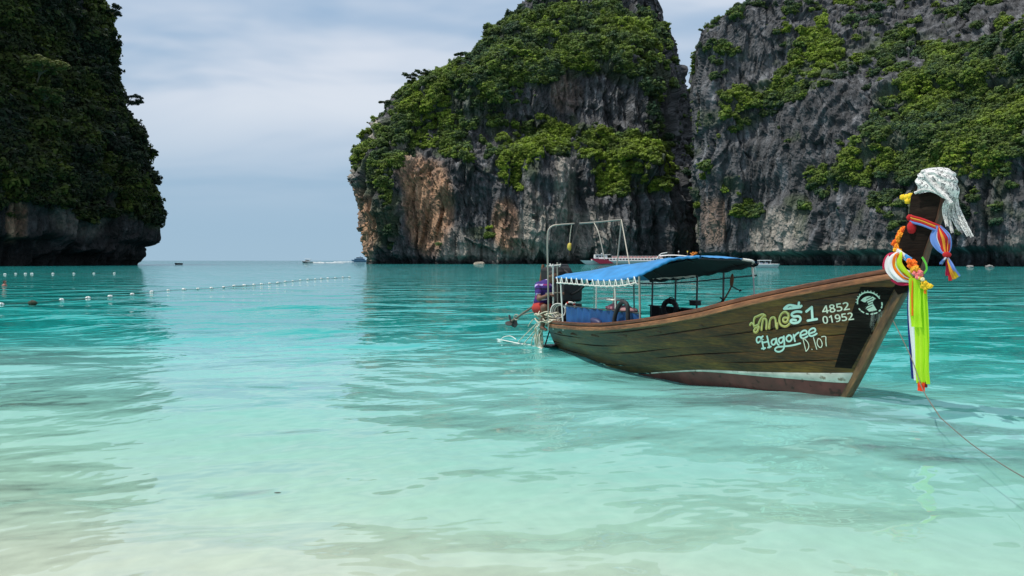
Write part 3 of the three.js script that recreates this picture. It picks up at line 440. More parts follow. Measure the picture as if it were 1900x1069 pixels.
const boat = thing('longtail_boat', 'brown wooden longtail boat with blue canopy moored in the shallows', 'boat', V(BOAT.x, 0, BOAT.z), boatTurn);
{
  const stripeTop = (X) => table(X, [-6.6, -4.2, -3.2, -2.6, -1.9, -0.8, 0.3], [-0.14, -0.12, -0.02, 0.08, 0.188, 0.28, 0.39]), stripeBot = (X) => table(X, [-6.6, -4.2, -3.2, -2.6, -1.9, -0.8, 0.3], [-0.16, -0.14, -0.035, 0.065, 0.165, 0.215, 0.255]);
  const N = 7, woods = [M.plankB, M.plankA, M.plankC];
  reseed(9);
  for (const side of [1, -1]) {
    for (let k = 0; k < N; k++) {
      const wob = (X) => 0.010 * Math.sin(X * 1.7 + k * 2.1), edge = (q) => (X) => lerp(stripeTop(X), sheer(X), q / N) + (q > 0 && q < N ? wob(X) : 0);
      mesh('plank', skin(-6.6, edge(k), edge(k + 1), 90, [0, 0.035, 0.10, 0.4, 0.7, 0.91, 0.97, 1], side, [-0.0035, -0.0005, 0.0005, 0.001, 0.001, 0.0005, -0.0005, -0.0035]), woods[(k * 2 + (side < 0)) % 3], boat);
    }
    mesh('bottom_panel', skin(-6.6, (X) => keel(X), stripeBot, 70, [0, 0.02, 0.1, 0.3, 0.6, 1], side, [0, 0, 0, 0, 0, 0.001]), M.red, boat);
    mesh('waterline_stripe', skin(-3.0, stripeBot, stripeTop, 60, [0, 0.05, 0.5, 0.95, 1], side, [-0.004, 0.004, 0.005, 0.004, -0.004]), M.white, boat);
    // black band painted beside the stem
    const lo = (y) => stemX(y) - 0.075, bandW = (y) => lerp(0.16, 0.35, clamp((y - 0.43) / 1.05));
    mesh('bow_band', gridGeo(16, 30, (u, v) => { const y = lerp(0.435, 1.40, v); return hullPoint(lo(y) - bandW(y) * (1 - u), Math.min(y, sheer(lo(y) - bandW(y) * (1 - u)) - 0.03), 0.0055, side); }, (u, v, p) => [p.x, p.y]), M.black, boat);
    mesh('rub_rail', beamGeo(Array.from({ length: 70 }, (_, i) => { const X = lerp(-6.6, 0.93, i / 69); return hullPoint(X, sheer(X) - 0.035, 0.022, side); }), 0.026, 0.034, () => V(0, 0, 1)), M.rail, boat);
    mesh('gunwale', beamGeo(Array.from({ length: 70 }, (_, i) => { const X = lerp(-6.6, 0.90, i / 69); return V(X, sheer(X) + 0.028, side * Math.max(0.03, beam(X) - 0.012)); }), 0.034, 0.026, () => V(0, 0, 1)), M.rail2, boat);
    mesh('inner_planking', gridGeo(60, 8, (u, v) => { const X = lerp(-6.55, 0.72, u), y = lerp(Math.max(keel(X) + 0.08, 0.12), sheer(X), v), p = hullPoint(X, y, -0.035, side); if (p.z * side < 0.004) p.z = 0.004 * side; return p; }, (u, v, p) => [p.x, p.y]), M.inner, boat);
    for (let X = -6.1; X < 0.3; X += 0.55) mesh('rib', beamGeo(Array.from({ length: 8 }, (_, i) => { const y = lerp(Math.max(keel(X) + 0.12, 0.2), sheer(X) - 0.01, i / 7), p = hullPoint(X, y, -0.055, side); return p; }), 0.025, 0.022, () => V(1, 0, 0)), M.inner, boat);
  }
  mesh('transom', gridGeo(10, 10, (u, v) => { const y = lerp(-0.03, 0.53, v), z = hullZ(-6.6, y); return V(-6.605 + 0.002 * v, y, lerp(-z, z, u)); }, (u, v, p) => [p.z, p.y]), M.dark, boat);
  // stem timber down the front edge
  mesh('stem', beamGeo(Array.from({ length: 30 }, (_, i) => { const y = lerp(-0.06, 1.50, i / 29); return V(stemX(y) - 0.005, y, 0); }), 0.052, 0.055, () => V(0, 0, 1)), M.stem, boat);
  // floor boards and thwarts
  for (let k = -3; k <= 3; k++) mesh('floor_board', beamGeo(Array.from({ length: 24 }, (_, i) => { const X = lerp(-6.3, -0.4, i / 23), w = Math.max(0.05, hullZ(X, lerp(0.22, 0.5, i / 23)) - 0.08); return V(X, lerp(0.26, 0.55, (i / 23) ** 2), k / 3.5 * w * 0.95); }), 0.055, 0.012, () => V(0, 0, 1)), M.deck, boat);
  for (const X of [-5.6, -4.9, -4.1, -3.3, -2.5, -1.7, -0.8]) { const w = beam(X) - 0.06, y = sheer(X) - 0.16; mesh('thwart', new RoundedBoxGeometry(0.22, 0.03, 2 * w, 2, 0.01).translate(X, y, 0), M.deck, boat); }
  mesh('fore_deck', gridGeo(16, 8, (u, v) => { const X = lerp(-0.75, 0.86, u), w = Math.max(0.02, beam(X) - 0.05); return V(X, sheer(X) - 0.03 + 0.02 * (1 - (2 * v - 1) ** 2), lerp(-w, w, v)); }, (u, v, p) => [p.x, p.z]), M.rail2, boat);
  mesh('stern_deck', gridGeo(10, 6, (u, v) => { const X = lerp(-6.6, -5.7, u), w = beam(X) - 0.03; return V(X, sheer(X) - 0.05, lerp(-w, w, v)); }, (u, v, p) => [p.x, p.z]), M.deck, boat);
  mesh('stern_step', new RoundedBoxGeometry(0.5, 0.035, 0.42, 2, 0.01).rotateZ(0.06).translate(-6.72, 0.045, 0.05), M.dark, boat);
  mesh('stern_strut', tube([V(-6.62, 0.36, 0.22), V(-6.86, 0.06, 0.18)], 0.014), M.dark, boat);

  // stem post: a thick leaning timber
  const face = [[1643, 512], [1652, 485], [1668, 455], [1679, 425], [1687, 395], [1690, 366], [1700, 346], [1736, 340], [1742, 354], [1742, 372], [1735, 402], [1724, 432], [1713, 462], [1705, 492], [1698, 516], [1689, 536], [1665, 545]].map(([a, b]) => onBoat(a, b, 0.07));
  const sh = new THREE.Shape(face.map((p) => new THREE.Vector2(p.x, p.y)));
  const pg = new THREE.ExtrudeGeometry(sh, { depth: 0.08, bevelEnabled: true, bevelSize: 0.012, bevelThickness: 0.014, bevelSegments: 3 }); pg.translate(0, 0, -0.03);
  mesh('stem_post', pg, M.post, boat);
  const edge = [[1741, 350], [1740, 374], [1733, 403], [1722, 433], [1711, 463], [1703, 492], [1696, 517], [1685, 537]].map(([a, b]) => { const p = onBoat(a, b, 0.07); return V(p.x + 0.012, p.y, 0); });
  mesh('lit_post_edge', beamGeo(edge, 0.058, 0.014, () => V(0, 0, 1)), M.litPostEdge, boat);  // redder edge carries the lit side in its colour, near-black face the shaded one

  // lettering, painted on a patch that lies on the planks
  const W = 2048, H = 1024, cv = document.createElement('canvas'); cv.width = W; cv.height = H;
  const c = cv.getContext('2d'), K = W / 280; c.scale(K, K); c.translate(-1372, -532);       // 280 x 140 units
  c.lineCap = 'round'; c.lineJoin = 'round';
  const path = (pts) => { c.beginPath(); for (const s of pts) { c.moveTo(s[0][0], s[0][1]); if (s.length === 2) c.lineTo(s[1][0], s[1][1]); else { for (let i = 1; i < s.length - 1; i++) { const mx = (s[i][0] + s[i + 1][0]) / 2, my = (s[i][1] + s[i + 1][1]) / 2; if (i === s.length - 2) c.quadraticCurveTo(s[i][0], s[i][1], s[i + 1][0], s[i + 1][1]); else c.quadraticCurveTo(s[i][0], s[i][1], mx, my); } } } c.stroke(); };
  const draw = (pts, w, fill, outline) => { c.strokeStyle = outline; c.lineWidth = w + 1.6; path(pts); c.strokeStyle = fill; c.lineWidth = w; path(pts); };
  // first line: the boat's name in Thai
  const gold = '#a99a45', goldHi = '#d5cf8c', ink = 'rgba(20,28,20,0.9)', mint = '#bfe0d0';
  const thai1 = [[[1386, 603], [1388, 599], [1392, 600], [1396, 606], [1404, 602], [1405, 610], [1400, 618], [1394, 615], [1398, 608], [1406, 607]], [[1395, 606], [1392, 590], [1404, 586], [1414, 582], [1418, 586]], [[1404, 602], [1408, 590], [1416, 585]], [[1411, 612], [1412, 594], [1418, 590], [1422, 596], [1421, 610]], [[1427, 609], [1427, 594], [1433, 588], [1440, 590], [1441, 606]], [[1443, 609], [1443, 600]], [[1466, 586], [1462, 578], [1452, 580], [1446, 592], [1450, 604], [1463, 607], [1468, 600]], [[1463, 590], [1456, 588], [1454, 596], [1461, 599], [1466, 592], [1465, 582]]];
  draw(thai1, 4.8, gold, ink); c.strokeStyle = goldHi; c.lineWidth = 1.4; path(thai1.map((s) => s.map(([x, y]) => [x - 0.7, y - 0.9])));
  const thai2 = [[[1490, 579], [1482, 577], [1470, 582], [1474, 588], [1486, 586], [1490, 592], [1486, 598], [1476, 600], [1469, 597], [1472, 592], [1480, 594]], [[1456, 573], [1462, 566], [1474, 567], [1486, 570], [1490, 568]], [[1458, 573], [1474, 572], [1488, 570]], [[1484, 570], [1485, 562]]];
  draw(thai2, 4.6, mint, ink);
  draw([[[1500, 578], [1510, 570]], [[1510, 570], [1512, 593]], [[1503, 595], [1520, 592]]], 4.6, mint, ink);
  // second line: the name in script
  const y2 = (x, y) => [x, y];
  const script = [
    [[1412, 627], [1406, 624], [1400, 628], [1402, 637], [1409, 634], [1410, 626], [1414, 624]], [[1411, 626], [1413, 636], [1416, 648]], [[1423, 624], [1426, 635], [1428, 645]], [[1413, 636], [1424, 634]], [[1412, 647], [1419, 646]], [[1425, 645], [1431, 643]],
    [[1441, 629], [1435, 629], [1431, 635], [1435, 641], [1441, 637], [1442, 628]], [[1442, 628], [1443, 640], [1447, 640]],
    [[1456, 626], [1450, 626], [1446, 631], [1450, 638], [1456, 633], [1457, 624]], [[1457, 624], [1459, 640], [1456, 650], [1446, 654], [1438, 650], [1442, 644], [1456, 643], [1476, 641], [1489, 637]],
    [[1467, 622], [1461, 625], [1463, 633], [1470, 634], [1474, 627], [1469, 621], [1466, 622]],
    [[1476, 621], [1479, 633]], [[1477, 626], [1480, 620], [1486, 617]],
    [[1489, 623], [1496, 621], [1502, 619], [1501, 613], [1495, 613], [1489, 618], [1490, 627], [1497, 628], [1503, 624]],
    [[1506, 619], [1512, 617], [1518, 615], [1517, 609], [1511, 609], [1505, 614], [1506, 623], [1513, 624], [1520, 619]]];
  draw(script, 3.4, '#bcdccb', ink); draw([[[1409, 631], [1416, 630]]], 1.5, '#bcdccb', ink);
  // hull number
  draw([[[1494, 627], [1500, 652]], [[1494, 627], [1503, 632], [1507, 646], [1500, 652]], [[1511, 648], [1511.4, 648.6]], [[1514, 626], [1520, 648]], [[1523, 628], [1519, 636], [1526, 647], [1531, 640], [1527, 628], [1523, 628]], [[1529, 625], [1537, 622], [1536, 633], [1537, 642]]], 1.7, '#d9dcc2', 'rgba(20,28,20,0.3)');
  // telephone number
  c.fillStyle = '#cfd6bf';
  const word = (t, x, y, size, rot, sx = 1) => { c.save(); c.translate(x, y); c.rotate(rot); c.scale(sx, 1); c.font = size + 'px sans-serif'; c.lineWidth = 0.7; c.strokeStyle = '#cfd6bf'; c.fillText(t, 0, 0); c.strokeText(t, 0, 0); c.restore(); };
  word('4852', 1530.5, 582.5, 19.5, -0.17, 1.15); word('01952', 1531, 601, 18.5, -0.15, 1.07);
  // round badge
  c.save(); c.translate(1611, 562); c.rotate(-0.14); c.strokeStyle = '#bcd4c0'; c.fillStyle = '#bcd4c0';
  c.lineWidth = 2.4; c.beginPath(); c.arc(0, 0, 19.6, Math.PI * 1.02, Math.PI * 1.9); c.stroke();
  for (let a = 0; a < 8; a++) { const q = 0.1 + a * 0.36; c.lineWidth = 2.2; c.beginPath(); c.arc(0, 0.5, 20.5, q, q + (a % 3 ? 0.12 : 0.22)); c.stroke(); }
  for (let a = 0; a < 11; a++) { const q = Math.PI * 1.06 + a * 0.25; c.lineWidth = 1.2; c.beginPath(); c.moveTo(Math.cos(q) * 20, Math.sin(q) * 20); c.lineTo(Math.cos(q) * 22.5, Math.sin(q) * 22.5); c.stroke(); }
  c.beginPath(); c.moveTo(-13, -6); c.quadraticCurveTo(-4, -15, 8, -11); c.lineTo(13, -6); c.quadraticCurveTo(5, -3, 6, 3); c.lineTo(9, 15); c.lineTo(-4, 16); c.lineTo(-8, 9); c.lineTo(-2, 4); c.lineTo(-3, -2); c.lineTo(-8, -2); c.closePath(); c.fill();
  c.strokeStyle = '#2b3326'; c.lineWidth = 1.5; for (let k = 0; k < 5; k++) { c.beginPath(); c.moveTo(-9 + k * 1.6, 11 - k * 4.6); c.lineTo(3 + k * 1.6, 7 - k * 4.6); c.stroke(); }
  c.restore();
  // pale salt run below the badge
  reseed(12); for (let k = 0; k < 26; k++) { c.strokeStyle = `rgba(205,208,196,${0.04 + 0.09 * rnd()})`; c.lineWidth = 0.6 + 1.8 * rnd(); const x = 1612 + rnd() * 22, y = 576 + rnd() * 10; path([[[x, y], [x - 1 - 2 * rnd(), y + 10], [x - 3 - 3 * rnd(), y + 16 + rnd() * 22]]]); }
  // wear: scratches and flaked paint
  reseed(31); c.globalCompositeOperation = 'destination-out'; for (let k = 0; k < 900; k++) { c.fillStyle = `rgba(0,0,0,${0.25 + 0.5 * rnd()})`; c.beginPath(); c.ellipse(1372 + rnd() * 280, 532 + rnd() * 140, 0.2 + 0.9 * rnd(), 0.15 + 0.4 * rnd(), 0.2, 0, 6.3); c.fill(); }
  const tex = new THREE.CanvasTexture(cv); tex.colorSpace = THREE.SRGBColorSpace; tex.anisotropy = 8;
  const DEC = { o: [-0.8516, 1.3818], u: [1.6054, 0.0292], v: [-0.2594, -0.9901], w: [0.2509, 0.1452] };   // patch origin, width and height directions and twist on the hull (x, y)
  mesh('painted_lettering', gridGeo(48, 24, (u, v) => { const X = DEC.o[0] + u * DEC.u[0] + v * DEC.v[0] + u * v * DEC.w[0], y = DEC.o[1] + u * DEC.u[1] + v * DEC.v[1] + u * v * DEC.w[1]; return hullPoint(X, Math.min(y, sheer(X) - 0.075), 0.0085, 1); }, (u, v) => [u, 1 - v]), new THREE.MeshStandardMaterial({ map: tex, transparent: true, roughness: 0.6 }), boat).userData.label = 'pale painted boat name, telephone number and round badge';
}
// ------------------------------------------------------------------ canopy, rails and fittings of the boat (parts of it)
{
  const P = onBoat, add = (n, g, m, par = boat) => mesh(n, g, m, par);
  const nearY = (X) => table(X, [-5.5, -3.15, -2.95, -2.6, -2.3, -1.78], [1.40, 1.445, 1.50, 1.62, 1.715, 1.752]), nearZ = (X) => table(X, [-5.5, -3.1, -2.4, -1.78], [0.76, 0.75, 0.70, 0.64]);
  const ridgeY = (X) => table(X, [-5.5, -5, -4, -3, -2.3, -1.78], [1.485, 1.55, 1.655, 1.735, 1.755, 1.73]), farY = (X) => table(X, [-5.5, -4.6, -3.5, -2.6, -1.78], [1.32, 1.35, 1.46, 1.57, 1.655]), farZ = (X) => table(X, [-5.5, -3, -2.3, -1.78], [-0.76, -0.73, -0.62, -0.42]);
  const blueTex = dataTex(512, 512, (u, v) => { const s = fbm(u * 6, v * 9, 2.2, 5), k = fbm(u * 30, v * 5, 6, 4), w = 0.84 + 0.22 * s + 0.16 * k; return [w * 0.95, w, w]; }, 1 / 4.6, 1 / 1.9);
  const tarpMat = new THREE.MeshPhysicalMaterial({ color: lin(0.028, 0.31, 0.72), map: blueTex, roughness: 0.55, transmission: 0.05, thickness: 0, side: THREE.DoubleSide });
  const tarpP = (X, v, lift = 0) => {
    const q = v * 2 - 1, a = Math.abs(q), e = q < 0 ? [nearY(X), nearZ(X)] : [farY(X), farZ(X)], sag = 0.022 * Math.sin((X + 5.5) / 1.1 * Math.PI * 2 + 1.5) * (1 - 0.6 * a);
    const rumple = 0.018 * fbm(X * 2.2, v * 5, 3, 3) + 0.011 * ridged(X * 1.2 + v * 4, v * 7, 5, 2);
    return V(X, lerp(ridgeY(X), e[0], Math.pow(a, 2.1)) + sag * 0.5 + rumple + lift, e[1] * a * (q < 0 ? 1 : 1));
  };
  const tarp = add('canopy', gridGeo(110, 40, (u, v) => tarpP(lerp(-5.48, -1.78, u), v), (u, v, p) => [p.x, v * 1.9]), tarpMat);
  tarp.userData.label = 'bright blue tarpaulin roof';
  // rolled hem along the raised edge and a dark sheet below that darkens the underside
  add('canopy_hem', tube(Array.from({ length: 24 }, (_, i) => { const X = lerp(-3.05, -1.78, i / 23); return V(X, nearY(X) + 0.005 * Math.sin(i * 2.1), nearZ(X)); }), 0.020), tarpMat, tarp);
  add('canopy_hem', tube(Array.from({ length: 30 }, (_, i) => { const X = lerp(-5.48, -3.05, i / 29); return V(X, nearY(X) - 0.004, nearZ(X)); }), 0.010), tarpMat, tarp);
  const darkCloth = std(0.016, 0.026, 0.032, 0.9, { side: THREE.DoubleSide });
  add('canopy_dark_sheet', gridGeo(50, 14, (u, v) => { const X = lerp(-4.7, -1.86, u), p = tarpP(X, lerp(0.22, 0.985, v), -0.03); p.y -= 0.03 * Math.sin(v * 9 + X * 2) * Math.sin(u * Math.PI); return p; }), darkCloth, tarp);
  add('rolled_flap', tube(Array.from({ length: 24 }, (_, i) => { const X = lerp(-4.7, -1.8, i / 23); return V(X, farY(X) + 0.01 * Math.sin(i * 1.9), farZ(X) + 0.03); }), 0.034), darkCloth, tarp);
  // roof hoops and long rails
  for (const X of [-5.4, -4.3, -3.1, -2.4, -1.82]) add('roof_hoop', tube(Array.from({ length: 13 }, (_, i) => tarpP(X, i / 12, -0.022)), 0.011), M.poleDark);
  const railNear = Array.from({ length: 8 }, (_, i) => { const X = lerp(-5.44, -3.06, i / 7); return V(X, nearY(X) - 0.095, 0.755); });
  add('side_rail', tube(railNear, 0.012), M.pole);
  add('side_rail', tube(Array.from({ length: 10 }, (_, i) => { const X = lerp(-5.4, -1.85, i / 9); return V(X, farY(X) - lerp(0.03, 0.16, i / 9), farZ(X)); }), 0.012), M.poleDark);
  const lace = []; for (let i = 0; i < 15; i++) { const X = lerp(-5.42, -3.12, i / 14); lace.push(V(X, nearY(X) + 0.004, 0.772), V(X + 0.03, nearY(X) - 0.02, 0.78), V(X + 0.07, nearY(X) - 0.10, 0.775), V(X + 0.09, nearY(X) - 0.105, 0.745)); }
  add('lacing', tube(lace, 0.0085, 240, 5), M.ropeWhite, tarp);
  const pole = (px, Z, top, m, r = 0.013, dx = 0) => { const p = P(px, 520, Z); add('canopy_post', tube([V(p.x + dx, sheer(p.x) - 0.1, Z * 0.97), V(p.x, top(p.x), Z)], r), m); };
  pole(1040, 0.74, nearY, M.pole, 0.015, 0.06); pole(1141, 0.74, nearY, M.pole); pole(1186, 0.745, nearY, M.galv, 0.016);
  pole(1068, -0.72, farY, M.pole); pole(1103, -0.72, farY, std(0.1, 0.3, 0.25, 0.5), 0.010); pole(1107, -0.70, farY, M.pole, 0.013); pole(1176, -0.72, farY, std(0.10, 0.17, 0.14, 0.5), 0.014, 0.05);
  for (const px of [1211, 1254, 1294, 1343]) pole(px, px < 1250 ? -0.74 : -0.70, farY, M.poleDark, 0.016);
  const f = P(1397, 500, -0.45); add('canopy_post', tube([V(f.x, sheer(f.x) - 0.1, -0.5), V(f.x, 1.62, -0.45)], 0.009), std(0.45, 0.4, 0.42, 0.6));
  // wrapped white cloth at the front corner
  const corner = P(1395, 492, -0.3); add('corner_wrapping', tube([V(-1.78, 1.715, -0.12), V(-1.77, 1.69, -0.30), V(f.x + 0.02, 1.63, -0.43), V(f.x, 1.54, -0.45), V(f.x + 0.01, 1.45, -0.46)], 0.018, 30), M.ropeWhite, tarp);
  add('rail_wrapping', tube(Array.from({ length: 14 }, (_, i) => { const p = P(1212 + i * 6.2, 516 - i * 0.3, -0.70); return V(p.x, p.y + 0.012 * Math.sin(i * 2.3), -0.70); }), 0.024, 60), M.ropeWhite);
  // side screens
  const blueCloth = new THREE.MeshPhysicalMaterial({ color: lin(0.016, 0.115, 0.36), map: blueTex, roughness: 0.6, side: THREE.DoubleSide, transmission: 0.05, thickness: 0 });
  const screen = (x0, x1, z, top, m, n) => add('side_screen', gridGeo(120, 6, (u, v) => { const X = lerp(x0, x1, u), w = Math.sign(z) * Math.min(Math.abs(z), beam(X) - 0.05); return V(X, lerp(sheer(X) - 0.06, top + 0.012 * Math.sin(u * 31), v), w + 0.016 * Math.sin(u * n) * (0.4 + 0.6 * v) + 0.012 * fbm(u * 20, v * 2, 1, 2)); }, (u, v, p) => [p.x, p.y]), m);
  screen(-5.22, -3.02, 0.72, 0.905, blueCloth, 70).userData.label = 'blue cloth screen under the aft half of the canopy';
  screen(-4.72, -2.45, -0.73, 0.90, std(0.008, 0.009, 0.012, 0.85, { side: THREE.DoubleSide }), 50).userData.label = 'black screen on the far side';
  add('screen_rail', tube([V(-5.3, 0.91, 0.715), V(-3.0, 0.91, 0.73)], 0.010), M.poleDark); add('screen_rail', tube([V(-4.75, 0.905, -0.73), V(-2.4, 0.905, -0.72)], 0.012), M.poleDark);
  // pipe goal-post at the stern
  const hoop = []; for (const [px, py, Z] of [[1018, 612, 0.56], [1017, 520, 0.60], [1016, 440, 0.62], [1018, 426, 0.60], [1026, 419, 0.52], [1040, 417, 0.40], [1100, 413, -0.22], [1140, 409, -0.66], [1152, 408, -0.80]]) hoop.push(P(px, py, Z));
  const gp = add('pipe_frame', tube(hoop, 0.0165, 70), M.galv);
  add('stay', tube([P(1153, 408, -0.80), V(-4.9, 1.62, -0.42)], 0.012), M.galv, gp);
  add('stay', tube([P(1102, 413, -0.24), P(1110, 430, -0.22), P(1122, 482, -0.2)], 0.010), M.galv, gp);
  add('frame_leg', tube([P(1153, 408, -0.80), V(hoop[8].x - 0.05, 0.55, -0.62)], 0.014), M.galv, gp);
  add('frame_leg', tube([P(1027, 612, 0.44), P(1026, 490, 0.46)], 0.016), M.pole, gp); add('frame_leg', tube([P(1035, 600, 0.36), P(1034, 487, 0.36)], 0.013), M.galv, gp);
  add('cross_bar', tube([P(1014, 494, 0.60), P(1040, 492, 0.30)], 0.014), M.pole, gp); add('cross_bar', tube([P(1012, 545, 0.6), P(1040, 543, 0.28)], 0.012), M.galv, gp);
}
// ------------------------------------------------------------------ engine on its pivot at the stern
const noisy = (g, amp, f, seed = 0) => { const p = g.attributes.position, n = g.attributes.normal; for (let i = 0; i < p.count; i++) { const x = p.getX(i), y = p.getY(i), z = p.getZ(i), d = amp * fbm(x * f + seed, y * f, z * f, 3); p.setXYZ(i, x + n.getX(i) * d, y + n.getY(i) * d, z + n.getZ(i) * d); } g.computeVertexNormals(); return g; };
const box = (w, h, d, r, x, y, z, rz = 0) => new RoundedBoxGeometry(w, h, d, 2, r).rotateZ(rz).translate(x, y, z);
const cyl = (r1, r2, h, x, y, z, axis = 'y', seg = 20) => { const g = new THREE.CylinderGeometry(r1, r2, h, seg); if (axis === 'x') g.rotateZ(Math.PI / 2); if (axis === 'z') g.rotateX(Math.PI / 2); return g.translate(x, y, z); };
{
  const { g, add } = loose('longtail_engine', 'black car engine with long propeller shaft on the boat stern', 'engine', V(-6.2, 0.5, 0));
  const ex = -6.52;
  add('pivot_post', mergeGeometries([cyl(0.05, 0.06, 0.5, ex, 0.66, 0), cyl(0.09, 0.09, 0.05, ex, 0.87, 0), cyl(0.13, 0.15, 0.03, ex, 0.47, 0)]), M.iron2);
  add('engine_block', box(0.62, 0.30, 0.30, 0.02, ex + 0.02, 1.12, 0), M.iron);
  add('cylinder_head', mergeGeometries([box(0.58, 0.13, 0.24, 0.02, ex + 0.02, 1.335, 0), box(0.54, 0.09, 0.15, 0.03, ex + 0.02, 1.44, 0)]), M.iron2);
  add('oil_sump', box(0.46, 0.14, 0.22, 0.03, ex + 0.02, 0.92, 0), M.iron);
  add('air_filter', mergeGeometries([cyl(0.13, 0.13, 0.10, ex - 0.05, 1.56, 0.04), cyl(0.03, 0.03, 0.06, ex - 0.05, 1.63, 0.04)]), M.iron);
  add('pulley', mergeGeometries([cyl(0.10, 0.10, 0.03, ex + 0.37, 1.10, 0, 'x', 26), cyl(0.06, 0.06, 0.04, ex + 0.37, 1.30, 0.05, 'x', 22)]), M.iron2);
  add('alternator', cyl(0.075, 0.075, 0.15, ex + 0.2, 1.10, 0.22, 'x'), M.iron2);
  add('radiator', noisy(new RoundedBoxGeometry(0.10, 0.46, 0.44, 6, 0.04), 0.05, 7).translate(ex + 0.48, 1.16, 0.08), M.iron);
  add('air_cleaner', box(0.34, 0.26, 0.30, 0.05, ex - 0.22, 1.50, -0.06), M.iron);
  add('engine_cover', box(0.40, 0.30, 0.12, 0.03, ex - 0.1, 1.22, 0.22), M.iron);
  add('clutch_housing', cyl(0.19, 0.16, 0.22, ex - 0.38, 1.12, 0, 'x', 24), M.iron);
  add('engine_bed', box(0.9, 0.09, 0.34, 0.015, ex, 0.84, 0), M.iron2);
  add('pivot_block', box(0.26, 0.34, 0.34, 0.03, ex + 0.02, 0.66, 0), M.iron);
  for (let k = 0; k < 4; k++) add('exhaust_pipe', tube([V(ex - 0.18 + k * 0.13, 1.32, 0.12), V(ex - 0.18 + k * 0.13, 1.30, 0.22), V(ex - 0.24 + k * 0.08, 1.16, 0.26), V(ex - 0.36, 1.10, 0.25)], 0.024), M.rust);
  add('exhaust_stack', tube([V(ex - 0.36, 1.10, 0.25), V(ex - 0.46, 1.22, 0.22), V(ex - 0.46, 1.62, 0.16)], 0.032), M.rust);
  add('tarpaulin_cover', noisy(new RoundedBoxGeometry(0.62, 0.72, 0.42, 10, 0.10), 0.07, 5).translate(ex + 0.06, 1.22, 0.14), std(0.014, 0.014, 0.016, 0.85));
  add('fuel_tank', noisy(new RoundedBoxGeometry(0.5, 0.36, 0.36, 6, 0.08), 0.03, 6).translate(ex + 0.12, 0.72, 0.18), M.iron);
  for (const s of [-1, 1]) add('white_hose', tube([V(ex + 0.12 + 0.14 * s, 1.56, 0.22), V(ex + 0.14 + 0.2 * s, 1.64, 0.24)], 0.012), M.ropeWhite);
  add('hose', tube([V(ex + 0.5, 1.4, 0.1), V(ex + 0.3, 1.52, 0.16), V(ex + 0.1, 1.42, 0.14)], 0.022), M.rubber); add('hose', tube([V(ex + 0.54, 1.0, 0.1), V(ex + 0.36, 0.94, 0.2), V(ex + 0.2, 1.0, 0.16)], 0.022), M.rubber);
  add('steering_arm', mergeGeometries([tube([V(ex + 0.3, 1.02, 0.1), V(ex + 0.75, 1.13, 0.12), V(ex + 1.12, 1.30, 0.14)], 0.022), tube([V(ex + 1.06, 1.27, 0.138), V(ex + 1.22, 1.345, 0.145)], 0.032)]), M.iron);
  add('gearbox', cyl(0.10, 0.07, 0.34, ex - 0.46, 1.03, 0.02, 'x'), M.iron2);
  const tip = onBoat(948, 597, 0.3), a = V(ex - 0.62, 0.93, 0.05), dir = tip.clone().sub(a).normalize();
  add('propeller_shaft', tube([a, tip], 0.024), M.ropeDark); add('shaft_stay', tube([V(ex - 0.6, 0.72, 0.06), a.clone().lerp(tip, 0.72)], 0.012), M.galv);
  const hubG = new THREE.Group(); hubG.name = 'propeller'; hubG.position.copy(tip).sub(V(-6.2, 0.5, 0)); hubG.quaternion.setFromUnitVectors(V(0, 1, 0), dir); g.add(hubG);
  mesh('hub', cyl(0.035, 0.025, 0.09, 0, 0.02, 0), M.iron2, hubG);
  for (let k = 0; k < 3; k++) { const s = new THREE.Shape(); s.moveTo(0, -0.02); s.bezierCurveTo(0.05, -0.10, 0.15, -0.09, 0.155, 0); s.bezierCurveTo(0.15, 0.08, 0.06, 0.09, 0, 0.02); const b = new THREE.ExtrudeGeometry(s, { depth: 0.008, bevelEnabled: true, bevelSize: 0.003, bevelThickness: 0.003, bevelSegments: 1 }); b.rotateX(-Math.PI / 2).rotateX(0.6).rotateY(k * 2.094 + 0.4); mesh('blade', b, M.iron2, hubG); }
  const sk = a.clone().lerp(tip, 0.86); add('skeg', new RoundedBoxGeometry(0.16, 0.16, 0.012, 1, 0.004).rotateZ(0.5).translate(sk.x, sk.y - 0.09, sk.z), M.iron); add('shaft_bracket', new THREE.TorusGeometry(0.055, 0.014, 6, 16).rotateY(0.6).translate(sk.x + 0.05, sk.y + 0.03, sk.z), M.galv);
}
